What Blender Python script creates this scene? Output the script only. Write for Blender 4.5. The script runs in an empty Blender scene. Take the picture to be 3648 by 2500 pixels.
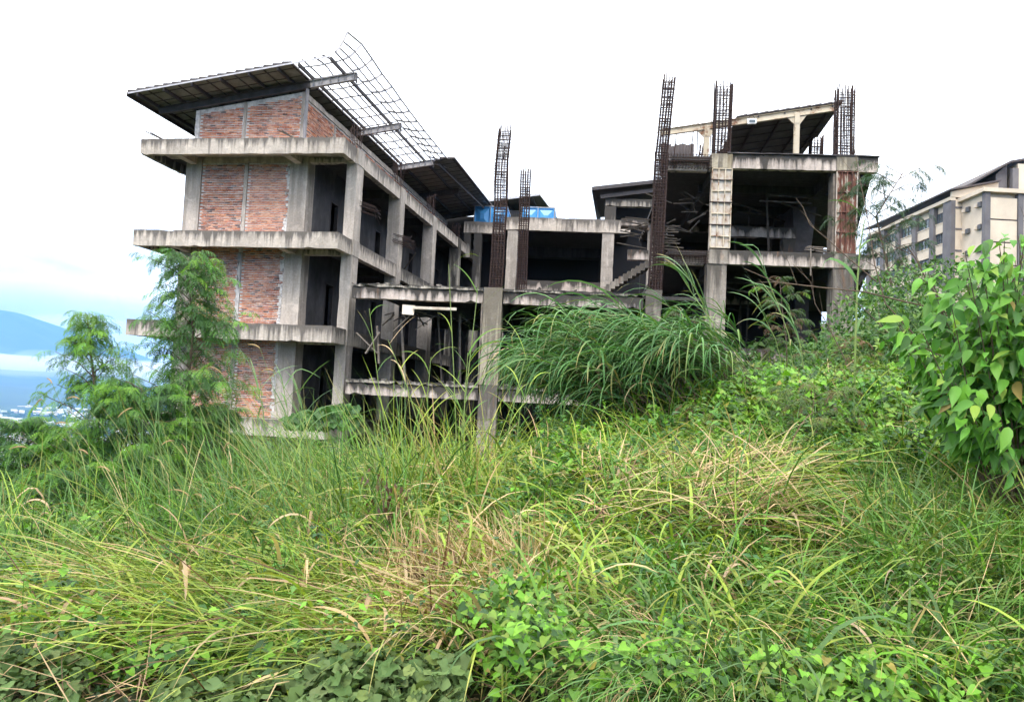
import bpy, math, random
import numpy as np
from mathutils import Vector, Matrix
rnd = random.Random(7)
rng = np.random.default_rng(11)
S = bpy.context.scene

# ------------------------------------------------------------------ camera
# the eye stands at the world origin (1.6 m above the path), looking along +Y
FPX = 2840.0 / 3648.0
PITCH, ROLL = math.radians(3.65), math.radians(2.86)
fw = np.array([0, math.cos(PITCH), math.sin(PITCH)])
r0 = np.array([1.0, 0, 0])
u0 = np.cross(r0, fw)
rt = r0 * math.cos(ROLL) + u0 * math.sin(ROLL)
up = -r0 * math.sin(ROLL) + u0 * math.cos(ROLL)
cam_d = bpy.data.cameras.new('camera')
cam = bpy.data.objects.new('camera', cam_d)
S.collection.objects.link(cam)
cam_d.sensor_width = 36.0
cam_d.lens = 36.0 * FPX
cam_d.clip_start = 0.05
cam_d.clip_end = 80000
M = Matrix(((rt[0], up[0], -fw[0], 0), (rt[1], up[1], -fw[1], 0), (rt[2], up[2], -fw[2], 0), (0, 0, 0, 1)))
cam.matrix_world = M
S.camera = cam

# ------------------------------------------------------------------ world, sun, exposure
SUN_EL, SUN_AZ = 52.0, 200.0          # compass-like azimuth of the sun: behind the camera, to its left
w = bpy.data.worlds.new('World')
S.world = w
w.use_nodes = True
nt = w.node_tree
for n in list(nt.nodes):
    nt.nodes.remove(n)
def N(t, k, **kw):
    n = t.nodes.new(k)
    for a, b in kw.items():
        setattr(n, a, b)
    return n
out = N(nt, 'ShaderNodeOutputWorld')
sky = N(nt, 'ShaderNodeTexSky', sky_type='NISHITA', sun_disc=False)
sky.sun_elevation = math.radians(SUN_EL)
sky.sun_rotation = math.radians(SUN_AZ)
bg1 = N(nt, 'ShaderNodeBackground')
bg1.inputs[1].default_value = 0.12
nt.links.new(sky.outputs[0], bg1.inputs[0])
bg2 = N(nt, 'ShaderNodeBackground')
bg2.inputs[0].default_value = (1.0, 0.98, 0.95, 1)
bg2.inputs[1].default_value = 1.75
tc = N(nt, 'ShaderNodeTexCoord')
mp = N(nt, 'ShaderNodeMapping')
mp.inputs['Scale'].default_value = (1.6, 1.6, 5.0)
nz = N(nt, 'ShaderNodeTexNoise')
nz.inputs['Scale'].default_value = 1.7
nz.inputs['Detail'].default_value = 6
nz.inputs['Roughness'].default_value = 0.55
cr = N(nt, 'ShaderNodeValToRGB')
cr.color_ramp.elements[0].position = 0.34
cr.color_ramp.elements[0].color = (0.22, 0.22, 0.22, 1)
cr.color_ramp.elements[1].position = 0.52
cr.color_ramp.elements[1].color = (1, 1, 1, 1)
mx = N(nt, 'ShaderNodeMixShader')
L = nt.links.new
L(tc.outputs['Generated'], mp.inputs[0]); L(mp.outputs[0], nz.inputs[0]); L(nz.outputs[0], cr.inputs[0])
sx_ = N(nt, 'ShaderNodeSeparateXYZ'); L(tc.outputs['Generated'], sx_.inputs[0])
mr = N(nt, 'ShaderNodeMapRange'); mr.inputs[1].default_value = .06; mr.inputs[2].default_value = .30; L(sx_.outputs[2], mr.inputs[0])
am = N(nt, 'ShaderNodeMath', operation='MAXIMUM'); L(cr.outputs[0], am.inputs[0]); L(mr.outputs[0], am.inputs[1])
L(am.outputs[0], mx.inputs[0]); L(bg1.outputs[0], mx.inputs[1]); L(bg2.outputs[0], mx.inputs[2]); L(mx.outputs[0], out.inputs[0])

sd = bpy.data.lights.new('sun', 'SUN')
sd.energy = 1.5
sd.angle = math.radians(14)
sd.color = (1.0, 0.95, 0.87)
so = bpy.data.objects.new('sun', sd)
S.collection.objects.link(so)
az, el = math.radians(SUN_AZ), math.radians(SUN_EL)
sv = Vector((math.sin(az) * math.cos(el), math.cos(az) * math.cos(el), math.sin(el)))
so.rotation_euler = sv.to_track_quat('Z', 'Y').to_euler()

S.view_settings.view_transform = 'Standard'
S.view_settings.look = 'None'
S.view_settings.gamma = 1
S.view_settings.use_curve_mapping = False
S.view_settings.exposure = 0.95
cy = S.cycles
cy.max_bounces = 6; cy.diffuse_bounces = 3; cy.glossy_bounces = 2; cy.transmission_bounces = 3
cy.transparent_max_bounces = 6; cy.volume_bounces = 3
cy.use_adaptive_sampling = True; cy.adaptive_threshold = 0.02
cy.caustics_reflective = False; cy.caustics_refractive = False

# ------------------------------------------------------------------ helpers
def ray(px, py):
    """direction (with unit forward distance along the view) through a point of the 2324 x 1593 picture"""
    x = (px * 1.5697 - 1824) / 2840; y = (py * 1.5697 - 1250) / 2840
    return fw + rt * x - up * y
def at(px, py, Y):
    v = ray(px, py)
    return v * (Y / v[1])

class MB:
    def __init__(s): s.v = []; s.f = []
    def quad(s, a, b, c, d):
        n = len(s.v); s.v += [tuple(a), tuple(b), tuple(c), tuple(d)]; s.f.append((n, n+1, n+2, n+3))
    def hexa(s, p):
        n = len(s.v); s.v += [tuple(q) for q in p]
        for q in ((0,3,2,1),(4,5,6,7),(0,1,5,4),(1,2,6,5),(2,3,7,6),(3,0,4,7)):
            s.f.append(tuple(n+i for i in q))
    def box(s, x0, x1, y0, y1, z0, z1):
        s.hexa([(x0,y0,z0),(x1,y0,z0),(x1,y1,z0),(x0,y1,z0),(x0,y0,z1),(x1,y0,z1),(x1,y1,z1),(x0,y1,z1)])
    def rough(s, x0, x1, y0, y1, z0, z1, j=0.012, step=0.3):
        """a box whose long edges are chipped: rings along the longest axis, each corner a little off"""
        d = [x1-x0, y1-y0, z1-z0]; a = int(np.argmax(d)); n = max(1, int(d[a]/step))
        o = [(a+1) % 3, (a+2) % 3]
        lo = [x0,y0,z0]; hi = [x1,y1,z1]; base = len(s.v)
        for i in range(n+1):
            t = lo[a] + d[a]*i/n
            if 0 < i < n: t += rnd.uniform(-.3, .3)*d[a]/n
            for (p, q) in ((0,0),(1,0),(1,1),(0,1)):
                c = [0,0,0]; c[a] = t
                jj = j*.5*(4.0 if rnd.random() < .10 else 1)
                c[o[0]] = (hi if p else lo)[o[0]] - (1 if p else -1)*abs(rnd.gauss(0, jj))
                c[o[1]] = (hi if q else lo)[o[1]] - (1 if q else -1)*abs(rnd.gauss(0, jj))
                s.v.append(tuple(c))
        for i in range(n):
            b = base + 4*i
            for k in range(4):
                k2 = (k+1) % 4
                s.f.append((b+k, b+k2, b+4+k2, b+4+k))
        s.f.append((base+3, base+2, base+1, base)); b = base+4*n; s.f.append((b, b+1, b+2, b+3))
    def tube(s, pts, r, sides=5, r1=None):
        pts = [Vector(p) for p in pts]; base = len(s.v); n = len(pts)
        r1 = r if r1 is None else r1
        for i, p in enumerate(pts):
            d = (pts[min(i+1, n-1)] - pts[max(i-1, 0)])
            if d.length < 1e-9: d = Vector((0,0,1))
            d.normalize()
            a = d.cross(Vector((0.13, 0.31, 0.94)))
            if a.length < .2: a = d.cross(Vector((1, 0, 0)))
            a.normalize(); b = d.cross(a)
            rr = r + (r1-r)*i/max(1, n-1)
            for k in range(sides):
                t = 2*math.pi*k/sides
                s.v.append(tuple(p + a*math.cos(t)*rr + b*math.sin(t)*rr))
        for i in range(n-1):
            for k in range(sides):
                k2 = (k+1) % sides
                s.f.append((base+i*sides+k, base+i*sides+k2, base+(i+1)*sides+k2, base+(i+1)*sides+k))
        s.f.append(tuple(base+k for k in reversed(range(sides))))
        s.f.append(tuple(base+(n-1)*sides+k for k in range(sides)))
    def bar(s, p, q, wd, ht=None, upv=(0,0,1)):
        """rectangular bar from p to q"""
        p = Vector(p); q = Vector(q); ht = wd if ht is None else ht
        d = (q-p).normalized(); u = Vector(upv); a = d.cross(u)
        if a.length < 1e-3: a = d.cross(Vector((1,0,0)))
        a.normalize(); b = a.cross(d)
        c = [(-1,-1),(1,-1),(1,1),(-1,1)]
        s.hexa([p + a*i*wd/2 + b*k*ht/2 for i, k in c] + [q + a*i*wd/2 + b*k*ht/2 for i, k in c])
    def ibeam(s, p, q, h, wd, t=.015):
        p = Vector(p); q = Vector(q); d = (q-p).normalized(); u = Vector((0,0,1)); b = (u - d*u.dot(d)).normalized()
        s.bar(p, q, t, h-2*t); s.bar(p+b*(h/2), q+b*(h/2), wd, t); s.bar(p-b*(h/2), q-b*(h/2), wd, t)
    def mesh(s, name, mat, off=(0,0,0), smooth=False):
        me = bpy.data.meshes.new(name)
        v = np.array(s.v, dtype=float) - np.array(off)
        me.from_pydata(v.tolist(), [], s.f)
        me.materials.append(mat)
        if smooth: me.polygons.foreach_set('use_smooth', [True]*len(me.polygons))
        return me
def link(name, me, parent=None):
    o = bpy.data.objects.new(name, me)
    S.collection.objects.link(o)
    if parent is not None: o.parent = parent
    return o
def tag(o, label=None, cat=None, group=None, kind=None):
    if label: o['label'] = label
    if cat: o['category'] = cat
    if group: o['group'] = group
    if kind: o['kind'] = kind
    return o
class Thing:
    """an Empty at the thing's base; parts are given in the coordinates of its plan (yawed about the eye)"""
    def __init__(s, name, label, cat, base, yaw=0.0, group=None):
        s.off = np.array(base, dtype=float); s.yaw = math.radians(yaw)
        c_, s_ = math.cos(s.yaw), math.sin(s.yaw)
        s.e = bpy.data.objects.new(name, None); S.collection.objects.link(s.e)
        s.e.empty_display_size = .5
        s.e.location = (base[0]*c_-base[1]*s_, base[0]*s_+base[1]*c_, base[2])
        s.e.rotation_euler = (0, 0, s.yaw)
        tag(s.e, label, cat, group)
    def part(s, name, mb, mat, parent=None, smooth=False, kind=None, label=None):
        o = link(name, mb.mesh(name, mat, s.off, smooth), parent or s.e)
        if kind: o['kind'] = kind
        if label: o['label'] = label
        return o
    def boxp(s, name, b, mat, parent=None, rough=0.012, **k):
        m = MB()
        if rough: m.rough(*b, j=rough)
        else: m.box(*b)
        return s.part(name, m, mat, parent, **k)

# ---- materials
def mat(name, col=(.5,.5,.5), rough=.8, metal=0.0):
    m = bpy.data.materials.new(name); m.use_nodes = True
    b = m.node_tree.nodes['Principled BSDF']
    b.inputs['Base Color'].default_value = (*col, 1); b.inputs['Roughness'].default_value = rough
    b.inputs['Metallic'].default_value = metal
    return m, m.node_tree, b
def noise(t, scale, detail=4, rough=.55, vec=None, dist=0.0):
    n = N(t, 'ShaderNodeTexNoise'); n.inputs['Scale'].default_value = scale; n.inputs['Detail'].default_value = detail
    n.inputs['Roughness'].default_value = rough; n.inputs['Distortion'].default_value = dist
    if vec is not None: t.links.new(vec, n.inputs['Vector'])
    return n
def ramp(t, src, stops):
    r = N(t, 'ShaderNodeValToRGB'); e = r.color_ramp.elements
    while len(e) < len(stops): e.new(.5)
    for i, (p, c) in enumerate(stops):
        e[i].position = p; e[i].color = (*c, 1) if len(c) == 3 else c
    t.links.new(src, r.inputs[0]); return r
def mixc(t, fac, a, b, mode='MIX'):
    m = N(t, 'ShaderNodeMix', data_type='RGBA', blend_type=mode)
    for s_, v in ((0, fac), (6, a), (7, b)):
        if isinstance(v, (int, float)): m.inputs[s_].default_value = v
        elif isinstance(v, tuple): m.inputs[s_].default_value = (*v, 1)
        else: t.links.new(v, m.inputs[s_])
    return m.outputs[2]
def math_(t, op, a, b=0.0):
    m = N(t, 'ShaderNodeMath', operation=op)
    for i, v in enumerate((a, b)):
        if isinstance(v, (int, float)): m.inputs[i].default_value = v
        else: t.links.new(v, m.inputs[i])
    return m.outputs[0]
def bump(t, b, h, strength=.3, dist=.02):
    n = N(t, 'ShaderNodeBump'); n.inputs['Strength'].default_value = strength; n.inputs['Distance'].default_value = dist
    t.links.new(h, n.inputs['Height']); t.links.new(n.outputs[0], b.inputs['Normal'])
def coords(t, scale=(1,1,1), kind='Object'):
    c = N(t, 'ShaderNodeTexCoord'); m = N(t, 'ShaderNodeMapping'); m.inputs['Scale'].default_value = scale
    t.links.new(c.outputs[kind], m.inputs[0]); return m.outputs[0]

def concrete(name, clean, dirty, top=0.55, amount=.5, streak=6.0, stainlo=.42, ochre=False, rusty=False, lo=.66):
    """cast concrete: blotchy greys, black mould running down from the upper edge"""
    m, t, b = mat(name, rough=.92)
    o = coords(t)
    st = coords(t, (streak, streak, .35))
    base = ramp(t, noise(t, 1.1, 6, .6, o).outputs[0], [(.3, tuple(c*.72 for c in clean)), (.55, clean), (.75, tuple(min(1, c*1.18) for c in clean))]).outputs[0]
    fine = ramp(t, noise(t, 14, 5, .7, o).outputs[0], [(.35, (.78,.77,.76)), (.6, (1,1,1))]).outputs[0]
    base = mixc(t, 1.0, base, fine, 'MULTIPLY')
    g = N(t, 'ShaderNodeTexCoord'); sp = N(t, 'ShaderNodeSeparateXYZ'); t.links.new(g.outputs['Generated'], sp.inputs[0])
    oi = N(t, 'ShaderNodeObjectInfo')
    sn = noise(t, 1.0, 5, .6, st).outputs[0]
    blot = noise(t, .55, 4, .6, o).outputs[0]
    sn = math_(t, 'ADD', math_(t, 'MULTIPLY', math_(t, 'SUBTRACT', sn, .5), 1.5), .5)
    s1 = math_(t, 'ADD', math_(t, 'MULTIPLY', sn, .7), math_(t, 'MULTIPLY', blot, .7))
    s1 = math_(t, 'ADD', s1, math_(t, 'MULTIPLY', math_(t, 'POWER', sp.outputs[2], 2.0), top*.45))
    s1 = math_(t, 'ADD', s1, math_(t, 'MULTIPLY', oi.outputs['Random'], .08))
    fac = ramp(t, s1, [(lo, (0,0,0)), (lo+.09, (amount*.4,)*3), (lo+.21, (amount,)*3)])
    pale = ramp(t, noise(t, 2.3, 5, .65, o).outputs[0], [(.55, (0,0,0)), (.62, (.45,.45,.45))]).outputs[0]
    base = mixc(t, pale, base, tuple(min(.8, c*1.35) for c in clean))
    col = mixc(t, fac.outputs[0], base, dirty)
    rn = ramp(t, noise(t, 1.4, 4, .6, coords(t, (2.2, 2.2, .5))).outputs[0], [(.60, (0,0,0)), (.70, (.45,.45,.45))]).outputs[0]
    if rusty: col = mixc(t, rn, col, (.24,.12,.065))
    # a green-ochre run here and there
    gr = ramp(t, noise(t, .8, 3, .5, coords(t, (3, 3, .2))).outputs[0], [(.60, (0,0,0)), (.75, (.35,.35,.35))]).outputs[0]
    if ochre: col = mixc(t, gr, col, (.26,.19,.09))
    t.links.new(col, b.inputs['Base Color'])
    h = noise(t, 9, 6, .7, o).outputs[0]
    bump(t, b, h, .5, .02)
    return m
M_CON = concrete('concrete_cast', (.545,.475,.41), (.075,.066,.06), .75, .85, lo=.74)
M_COL = concrete('concrete_column', (.53,.465,.41), (.13,.115,.10), .25, .5, 4)
M_BLACK = concrete('concrete_mouldy', (.42,.375,.32), (.045,.04,.036), .75, .95, lo=.64)
M_TOWER = concrete('concrete_pale', (.60,.505,.45), (.045,.04,.036), .7, .97, 3.5, rusty=True, lo=.68)
M_TCOL = concrete('concrete_formed_column', (.36,.315,.27), (.07,.06,.052), .4, .85, 4, rusty=True, lo=.66)
M_OCHRE = concrete('concrete_ochre', (.44,.38,.29), (.07,.06,.05), .4, .7, 8, ochre=True)
M_SHADE = concrete('concrete_shaded', (.075,.068,.066), (.03,.028,.028), .2, .6)  # concrete darkened in colour to stand in for shade indoors and under slabs
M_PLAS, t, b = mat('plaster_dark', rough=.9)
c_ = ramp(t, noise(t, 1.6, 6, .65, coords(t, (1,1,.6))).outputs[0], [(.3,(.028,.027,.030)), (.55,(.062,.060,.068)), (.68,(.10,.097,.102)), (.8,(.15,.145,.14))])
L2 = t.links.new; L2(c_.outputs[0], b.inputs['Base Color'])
M_DARK, _, _ = mat('plaster_shade_dark', (.022,.021,.024), .95)  # near-black colour stands in for deep interior shade
M_MOR, t, b = mat('mortar', rough=.95)
c_ = ramp(t, noise(t, 5, 5, .7, coords(t)).outputs[0], [(.3,(.30,.275,.265)), (.5,(.55,.52,.50)), (.7,(.72,.69,.67))])
t.links.new(c_.outputs[0], b.inputs['Base Color']); bump(t, b, noise(t, 30, 4, .7, coords(t)).outputs[0], .6, .02)
def attrmat(name, rough=.8, smear=None, trans=0.0, gloss=.3):
    m, t, b = mat(name, rough=rough)
    a = N(t, 'ShaderNodeAttribute', attribute_name='Col')
    col = a.outputs['Color']
    if smear:
        f = ramp(t, noise(t, 3.2, 6, .7, coords(t, (1,1,2.5))).outputs[0], [(.52,(0,0,0)), (.74,(.75,.75,.75))])
        col = mixc(t, f.outputs[0], col, smear)
        f2 = ramp(t, noise(t, .5, 4, .6, coords(t)).outputs[0], [(.34,(.62,.57,.56)), (.50,(1,1,1))])
        col = mixc(t, 1.0, col, f2.outputs[0], 'MULTIPLY')
    t.links.new(col, b.inputs['Base Color'])
    b.inputs['Specular IOR Level'].default_value = gloss
    if trans:
        tr = N(t, 'ShaderNodeBsdfTranslucent'); ms = N(t, 'ShaderNodeMixShader'); ms.inputs[0].default_value = trans
        t.links.new(mixc(t, 1.0, col, (1.1,1.2,.5), 'MULTIPLY'), tr.inputs[0])
        t.links.new(b.outputs[0], ms.inputs[1]); t.links.new(tr.outputs[0], ms.inputs[2])
        t.links.new(ms.outputs[0], t.nodes['Material Output'].inputs[0])
    return m
M_BRICK = attrmat('brick_clay', .9, (.64,.56,.53))
M_LEAF = attrmat('leaf_living', .5, None, .28, .4)
M_STRAW = attrmat('grass_blades', .6, None, .20, .3)
def patch(name, stops, scale=3, rough=.8, metal=0, bs=0, sc=(1,1,1)):
    m, t, b = mat(name, rough=rough, metal=metal)
    n = noise(t, scale, 6, .65, coords(t, sc))
    t.links.new(ramp(t, n.outputs[0], stops).outputs[0], b.inputs['Base Color'])
    if bs: bump(t, b, noise(t, scale*5, 5, .6, coords(t)).outputs[0], bs)
    return m
M_RUST = patch('rebar_rust', [(.3,(.018,.012,.012)), (.55,(.05,.026,.022)), (.8,(.11,.055,.04))], 8, .9)
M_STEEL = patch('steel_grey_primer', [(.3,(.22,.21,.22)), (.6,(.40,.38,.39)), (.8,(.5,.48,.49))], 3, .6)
M_RAFT = patch('rafter_primer', [(.3,(.17,.16,.165)), (.6,(.27,.25,.26)), (.8,(.34,.32,.33))], 3, .6)
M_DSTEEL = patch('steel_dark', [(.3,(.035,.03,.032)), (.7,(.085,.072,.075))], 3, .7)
M_LSTEEL = patch('batten_galvanised', [(.3,(.34,.33,.35)), (.7,(.55,.54,.57))], 4, .45, .3)
M_ROOF = patch('roof_sheet_dark', [(.3,(.045,.036,.037)), (.6,(.085,.068,.068)), (.85,(.13,.11,.10))], 2.5, .7, 0, .15)
M_ROOFU = patch('roof_underside', [(.3,(.16,.155,.14)), (.7,(.26,.25,.23))], 2.5, .8)
M_ROOFD = patch('roof_underside_dark', [(.3,(.07,.065,.06)), (.7,(.13,.12,.115))], 2.5, .8)
M_CREAM = patch('steel_cream_rusty', [(.36,(.22,.10,.05)), (.46,(.55,.46,.34)), (.8,(.66,.58,.46))], 3, .6)
M_FWHITE = patch('formwork_white_rusty', [(.30,(.13,.055,.03)), (.42,(.42,.33,.26)), (.55,(.56,.51,.46)), (.85,(.64,.60,.55))], 2.2, .75, 0, .2, (1,1,.7))
M_FRUST = patch('formwork_rust_brown', [(.30,(.05,.022,.016)), (.5,(.13,.05,.035)), (.56,(.20,.09,.06)), (.63,(.40,.37,.31))], 3.2, .85, 0, .2, (1.6,1.6,.5))
M_WOOD = patch('weathered_wood', [(.3,(.10,.08,.065)), (.7,(.30,.25,.21))], 4, .85, 0, .3)
M_DWOOD = patch('old_timber_dark', [(.3,(.04,.032,.028)), (.7,(.12,.10,.085))], 4, .9, 0, .3)
M_BOARD = patch('ceiling_board', [(.3,(.40,.31,.24)), (.5,(.68,.60,.50)), (.8,(.74,.67,.58))], 2, .8)
M_TANK, t, b = mat('tank_blue', (.05,.28,.62), .35)
t.links.new(ramp(t, noise(t, 1.5, 4, .6, coords(t)).outputs[0], [(.3,(.055,.26,.55)), (.7,(.09,.36,.70))]).outputs[0], b.inputs['Base Color'])
M_WHITE, _, _ = mat('lamp_housing_white', (.75,.75,.76), .4)
M_BEIGE = patch('wall_beige', [(.3,(.56,.46,.36)), (.6,(.66,.56,.44)), (.8,(.70,.61,.50))], .35, .85)
M_GREYP = patch('pilaster_grey', [(.3,(.11,.10,.11)), (.7,(.17,.16,.165))], .6, .85)
M_GLASS, _, _ = mat('window_glass', (.10,.13,.15), .12)
M_WFRAME, _, _ = mat('window_frame_dark', (.08,.08,.085), .6)
M_BARK = patch('bark_brown', [(.3,(.06,.04,.03)), (.7,(.17,.12,.085))], 20, .9)
M_SOIL = patch('soil', [(.3,(.018,.02,.008)), (.6,(.04,.045,.018)), (.8,(.07,.055,.03))], 3, 1.0, 0, .5)

YL, YR = -10.2, -4.7

# ------------------------------------------------------------------ terrain
CP = np.array([
 (0,0,-1.6),(-5,0,-1.7),(5,0,-1.5),(0,-10,-1.6),(-10,-10,-2.2),(10,-10,-1),(-2.5,4,-1.6),(0,4,-1.5),(2.5,4,-1.5),
 (-4,6,-1.6),(0,6,-1.4),(4,6,-1.15),(-5,8,-1.6),(-2,8,-1.4),(0,8,-1.15),(2,8,-.85),(5,8,-.42),(8,8,0),
 (-7,10,-1.6),(-3,10,-1.35),(0,10,-1.0),(2,10,-.5),(4,10,.0),(6.5,10,.3),(-9,13,-2.5),(-4,13,-2.0),(-.5,13,-1.6),(2,13,-.3),(5,13,.15),(8,13,.35),
 (-13,18,-5),(-5,18,-3.2),(0,18,-2.8),(3,18,-.9),(6,18,.3),(10,18,.6),(-22,29,-9),(-14,29,-7),(-8,29,-5.6),(-3,29,-4.6),(0,29,-3),(3,29,-.3),(6,29,.8),(9,29,1.1),(12,29,1.4),(18,29,2.4),(26,29,3.8),
 (-25,45,-14),(-10,45,-8),(3,45,0),(12,45,2.4),(28,45,5),(-45,70,-30),(0,70,-6),(20,70,5),(42,70,8.5),(-70,110,-48),(0,110,-14),(32,110,11),(52,110,14),(85,110,20),
 (-90,150,-62),(0,150,-22),(50,150,15),(110,150,24),(-30,0,-12),(-70,0,-32),(30,0,5),(70,0,14),(0,-50,-1),(-60,-60,-20),(60,-60,8)], dtype=float)
def phi(d2): return np.sqrt(d2 + 1.0)
_A = phi(((CP[:, None, :2] - CP[None, :, :2])**2).sum(-1))
_W = np.linalg.solve(_A, CP[:, 2] + 5)
def hills(x, y):
    return .06*np.sin(x*1.9+.3)*np.cos(y*1.4) + .05*np.sin(x*.7+y*1.1)
def gz(x, y):
    x = np.atleast_1d(np.asarray(x, float)); y = np.atleast_1d(np.asarray(y, float))
    o = np.empty(x.shape)
    for i in range(0, x.size, 20000):
        d2 = (x.flat[i:i+20000][:, None]-CP[:, 0])**2 + (y.flat[i:i+20000][:, None]-CP[:, 1])**2
        o.flat[i:i+20000] = phi(d2) @ _W - 5
    r = np.hypot(x, y)
    s = np.clip((r-150)/900, 0, 1); s = s*s*(3-2*s)
    return (o + hills(x, y))*(1-s) - 360*s
def ground():
    rs = np.concatenate([[.01], np.geomspace(.6, 200, 110), np.geomspace(220, 44000, 40)])
    nt_ = 220
    th = np.linspace(0, 2*np.pi, nt_, endpoint=False)
    X = rs[:, None]*np.sin(th); Y = rs[:, None]*np.cos(th)
    Z = gz(X.ravel(), Y.ravel()).reshape(X.shape)
    v = np.stack([X, Y, Z], -1).reshape(-1, 3)
    f = []
    for i in range(len(rs)-1):
        for k in range(nt_):
            k2 = (k+1) % nt_
            f.append((i*nt_+k, i*nt_+k2, (i+1)*nt_+k2, (i+1)*nt_+k))
    me = bpy.data.meshes.new('ground'); me.from_pydata(v.tolist(), [], [q[::-1] for q in f])
    me.polygons.foreach_set('use_smooth', [True]*len(f))
    m, t, b = mat('ground_soil_and_fields', rough=1.0)
    near = ramp(t, noise(t, 2.5, 6, .6, coords(t)).outputs[0], [(.3,(.016,.02,.007)), (.6,(.04,.05,.015)), (.8,(.07,.06,.03))]).outputs[0]
    far = ramp(t, noise(t, .0035, 8, .65, coords(t)).outputs[0], [(.35,(.012,.035,.018)), (.55,(.03,.06,.03)), (.68,(.09,.11,.07)), (.8,(.2,.2,.17))]).outputs[0]
    g = N(t, 'ShaderNodeTexCoord'); vl = N(t, 'ShaderNodeVectorMath', operation='LENGTH'); t.links.new(g.outputs['Object'], vl.inputs[0])
    k = N(t, 'ShaderNodeMapRange'); k.inputs[1].default_value = 120; k.inputs[2].default_value = 900; t.links.new(vl.outputs['Value'], k.inputs[0])
    t.links.new(mixc(t, k.outputs[0], near, far), b.inputs['Base Color'])
    me.materials.append(m)
    o = link('ground', me); tag(o, 'overgrown slope dropping away to the valley floor', kind='structure')
ground()

# ------------------------------------------------------------------ left building: brick block with open gallery
LV = [-4.7, -1.1, 2.5, 6.05, 9.7]
B1 = Thing('unfinished_brick_building', 'four-storey unfinished concrete frame block with red brick end wall and stripped roof battens', 'building', (-15.6, 29.4, -9.0), YL)
BRC = [(.53,.195,.105), (.61,.28,.16), (.57,.235,.13), (.48,.17,.095), (.42,.155,.095), (.29,.13,.085), (.62,.32,.20), (.57,.27,.16)]
_bm = []
for i, c in enumerate(BRC):
    m_ = MB(); m_.rough(-.105, .105, -.05, .05, -.025, .025, j=.004, step=.3)
    me = m_.mesh('brick', M_BRICK); ca = me.color_attributes.new('Col', 'FLOAT_COLOR', 'CORNER')
    ca.data.foreach_set('color', [*c, 1]*len(me.loops)); _bm.append(me)
def brick_wall(a, b, z0, ztop, yface, parent, axis='x', singles=0, dark_top=True):
    """courses of bricks over a mortar bed; a..b along the wall, yface = outer face of the bed, ztop(u) = upper edge"""
    vs, cols = [], []
    nb = 0
    k = 0
    z = z0 + .03
    zmax = max(ztop(a), ztop(b))
    single = []
    while z < zmax - .03:
        u = a + (.01 if k % 2 == 0 else .12) + rnd.uniform(-.01, .01)
        wob = .006*math.sin(k*1.7)
        while u < b - .08:
            ln = min(.212 + rnd.uniform(-.02, .01), b - u - .01)
            if z < ztop(u + ln/2) - .03 and ln > .05:
                zc = z + wob + rnd.uniform(-.004, .004); h = .0262 + rnd.uniform(-.004, .002)
                c = rnd.choice(BRC)
                if rnd.random() < .08: c = (.16,.10,.09)
                t_ = rnd.uniform(.82, 1.15); c = tuple(q*t_ for q in c)
                pr = rnd.uniform(.010, .024)
                if singles and (zmax - z) < 3.2 and len(single) < singles and ln > .17:
                    single.append((u+ln/2, zc, pr, rnd.randrange(len(_bm))))
                else:
                    vs.append((u, u+ln, zc-h, zc+h, pr)); cols.append(c)
            u += ln + rnd.uniform(.009, .018)
        z += .0705; k += 1
    V = np.array(vs); n = len(V)
    P = np.zeros((n, 8, 3))
    for j, (iu, iz) in enumerate(((0,2),(1,2),(1,3),(0,3))):
        P[:, j, 0] = V[:, iu]; P[:, j, 2] = V[:, iz]; P[:, j, 1] = yface + .02
        P[:, j+4, 0] = V[:, iu] + (.003 if iu == 0 else -.003); P[:, j+4, 2] = V[:, iz] + (.003 if iz == 2 else -.003); P[:, j+4, 1] = yface - V[:, 4]
    P += rng.normal(0, .0025, P.shape)
    if axis == 'y':                       # wall runs along Y; face looks to +X
        Q = P.copy(); Q[..., 1] = P[..., 0]; Q[..., 0] = 2*yface - P[..., 1]; P = Q
    off = B1.off
    P = P.reshape(-1, 3) - off
    F = []
    fl = ((4,5,6,7), (0,1,5,4), (1,2,6,5), (2,3,7,6), (3,0,4,7))
    if axis == 'y': fl = tuple(q[::-1] for q in fl)
    for i in range(n):
        for q in fl: F.append(tuple(8*i+e for e in q))
    me = bpy.data.meshes.new('brick_courses'); me.from_pydata(P.tolist(), [], F); me.materials.append(M_BRICK)
    ca = me.color_attributes.new('Col', 'FLOAT_COLOR', 'CORNER')
    cc = np.concatenate([np.array(cols), np.ones((n, 1))], 1); cc = np.repeat(cc, 20, 0)
    ca.data.foreach_set('color', cc.ravel())
    o = link('brick_courses', me, parent); o['kind'] = 'stuff'
    for (u, zc, pr, q) in single:
        s_ = link('brick', _bm[q], parent)
        s_.location = Vector((u - off[0], yface - pr + .05 - off[1], zc - off[2]))
        s_.rotation_euler = (rnd.gauss(0, .01), rnd.gauss(0, .006), rnd.gauss(0, .01))

def mortar_bed(x0, x1, y0, y1, z0, z1):
    m = MB(); m.box(x0, x1, y0, y1, z0, z1); return B1.part('brick_wall', m, M_MOR)
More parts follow.
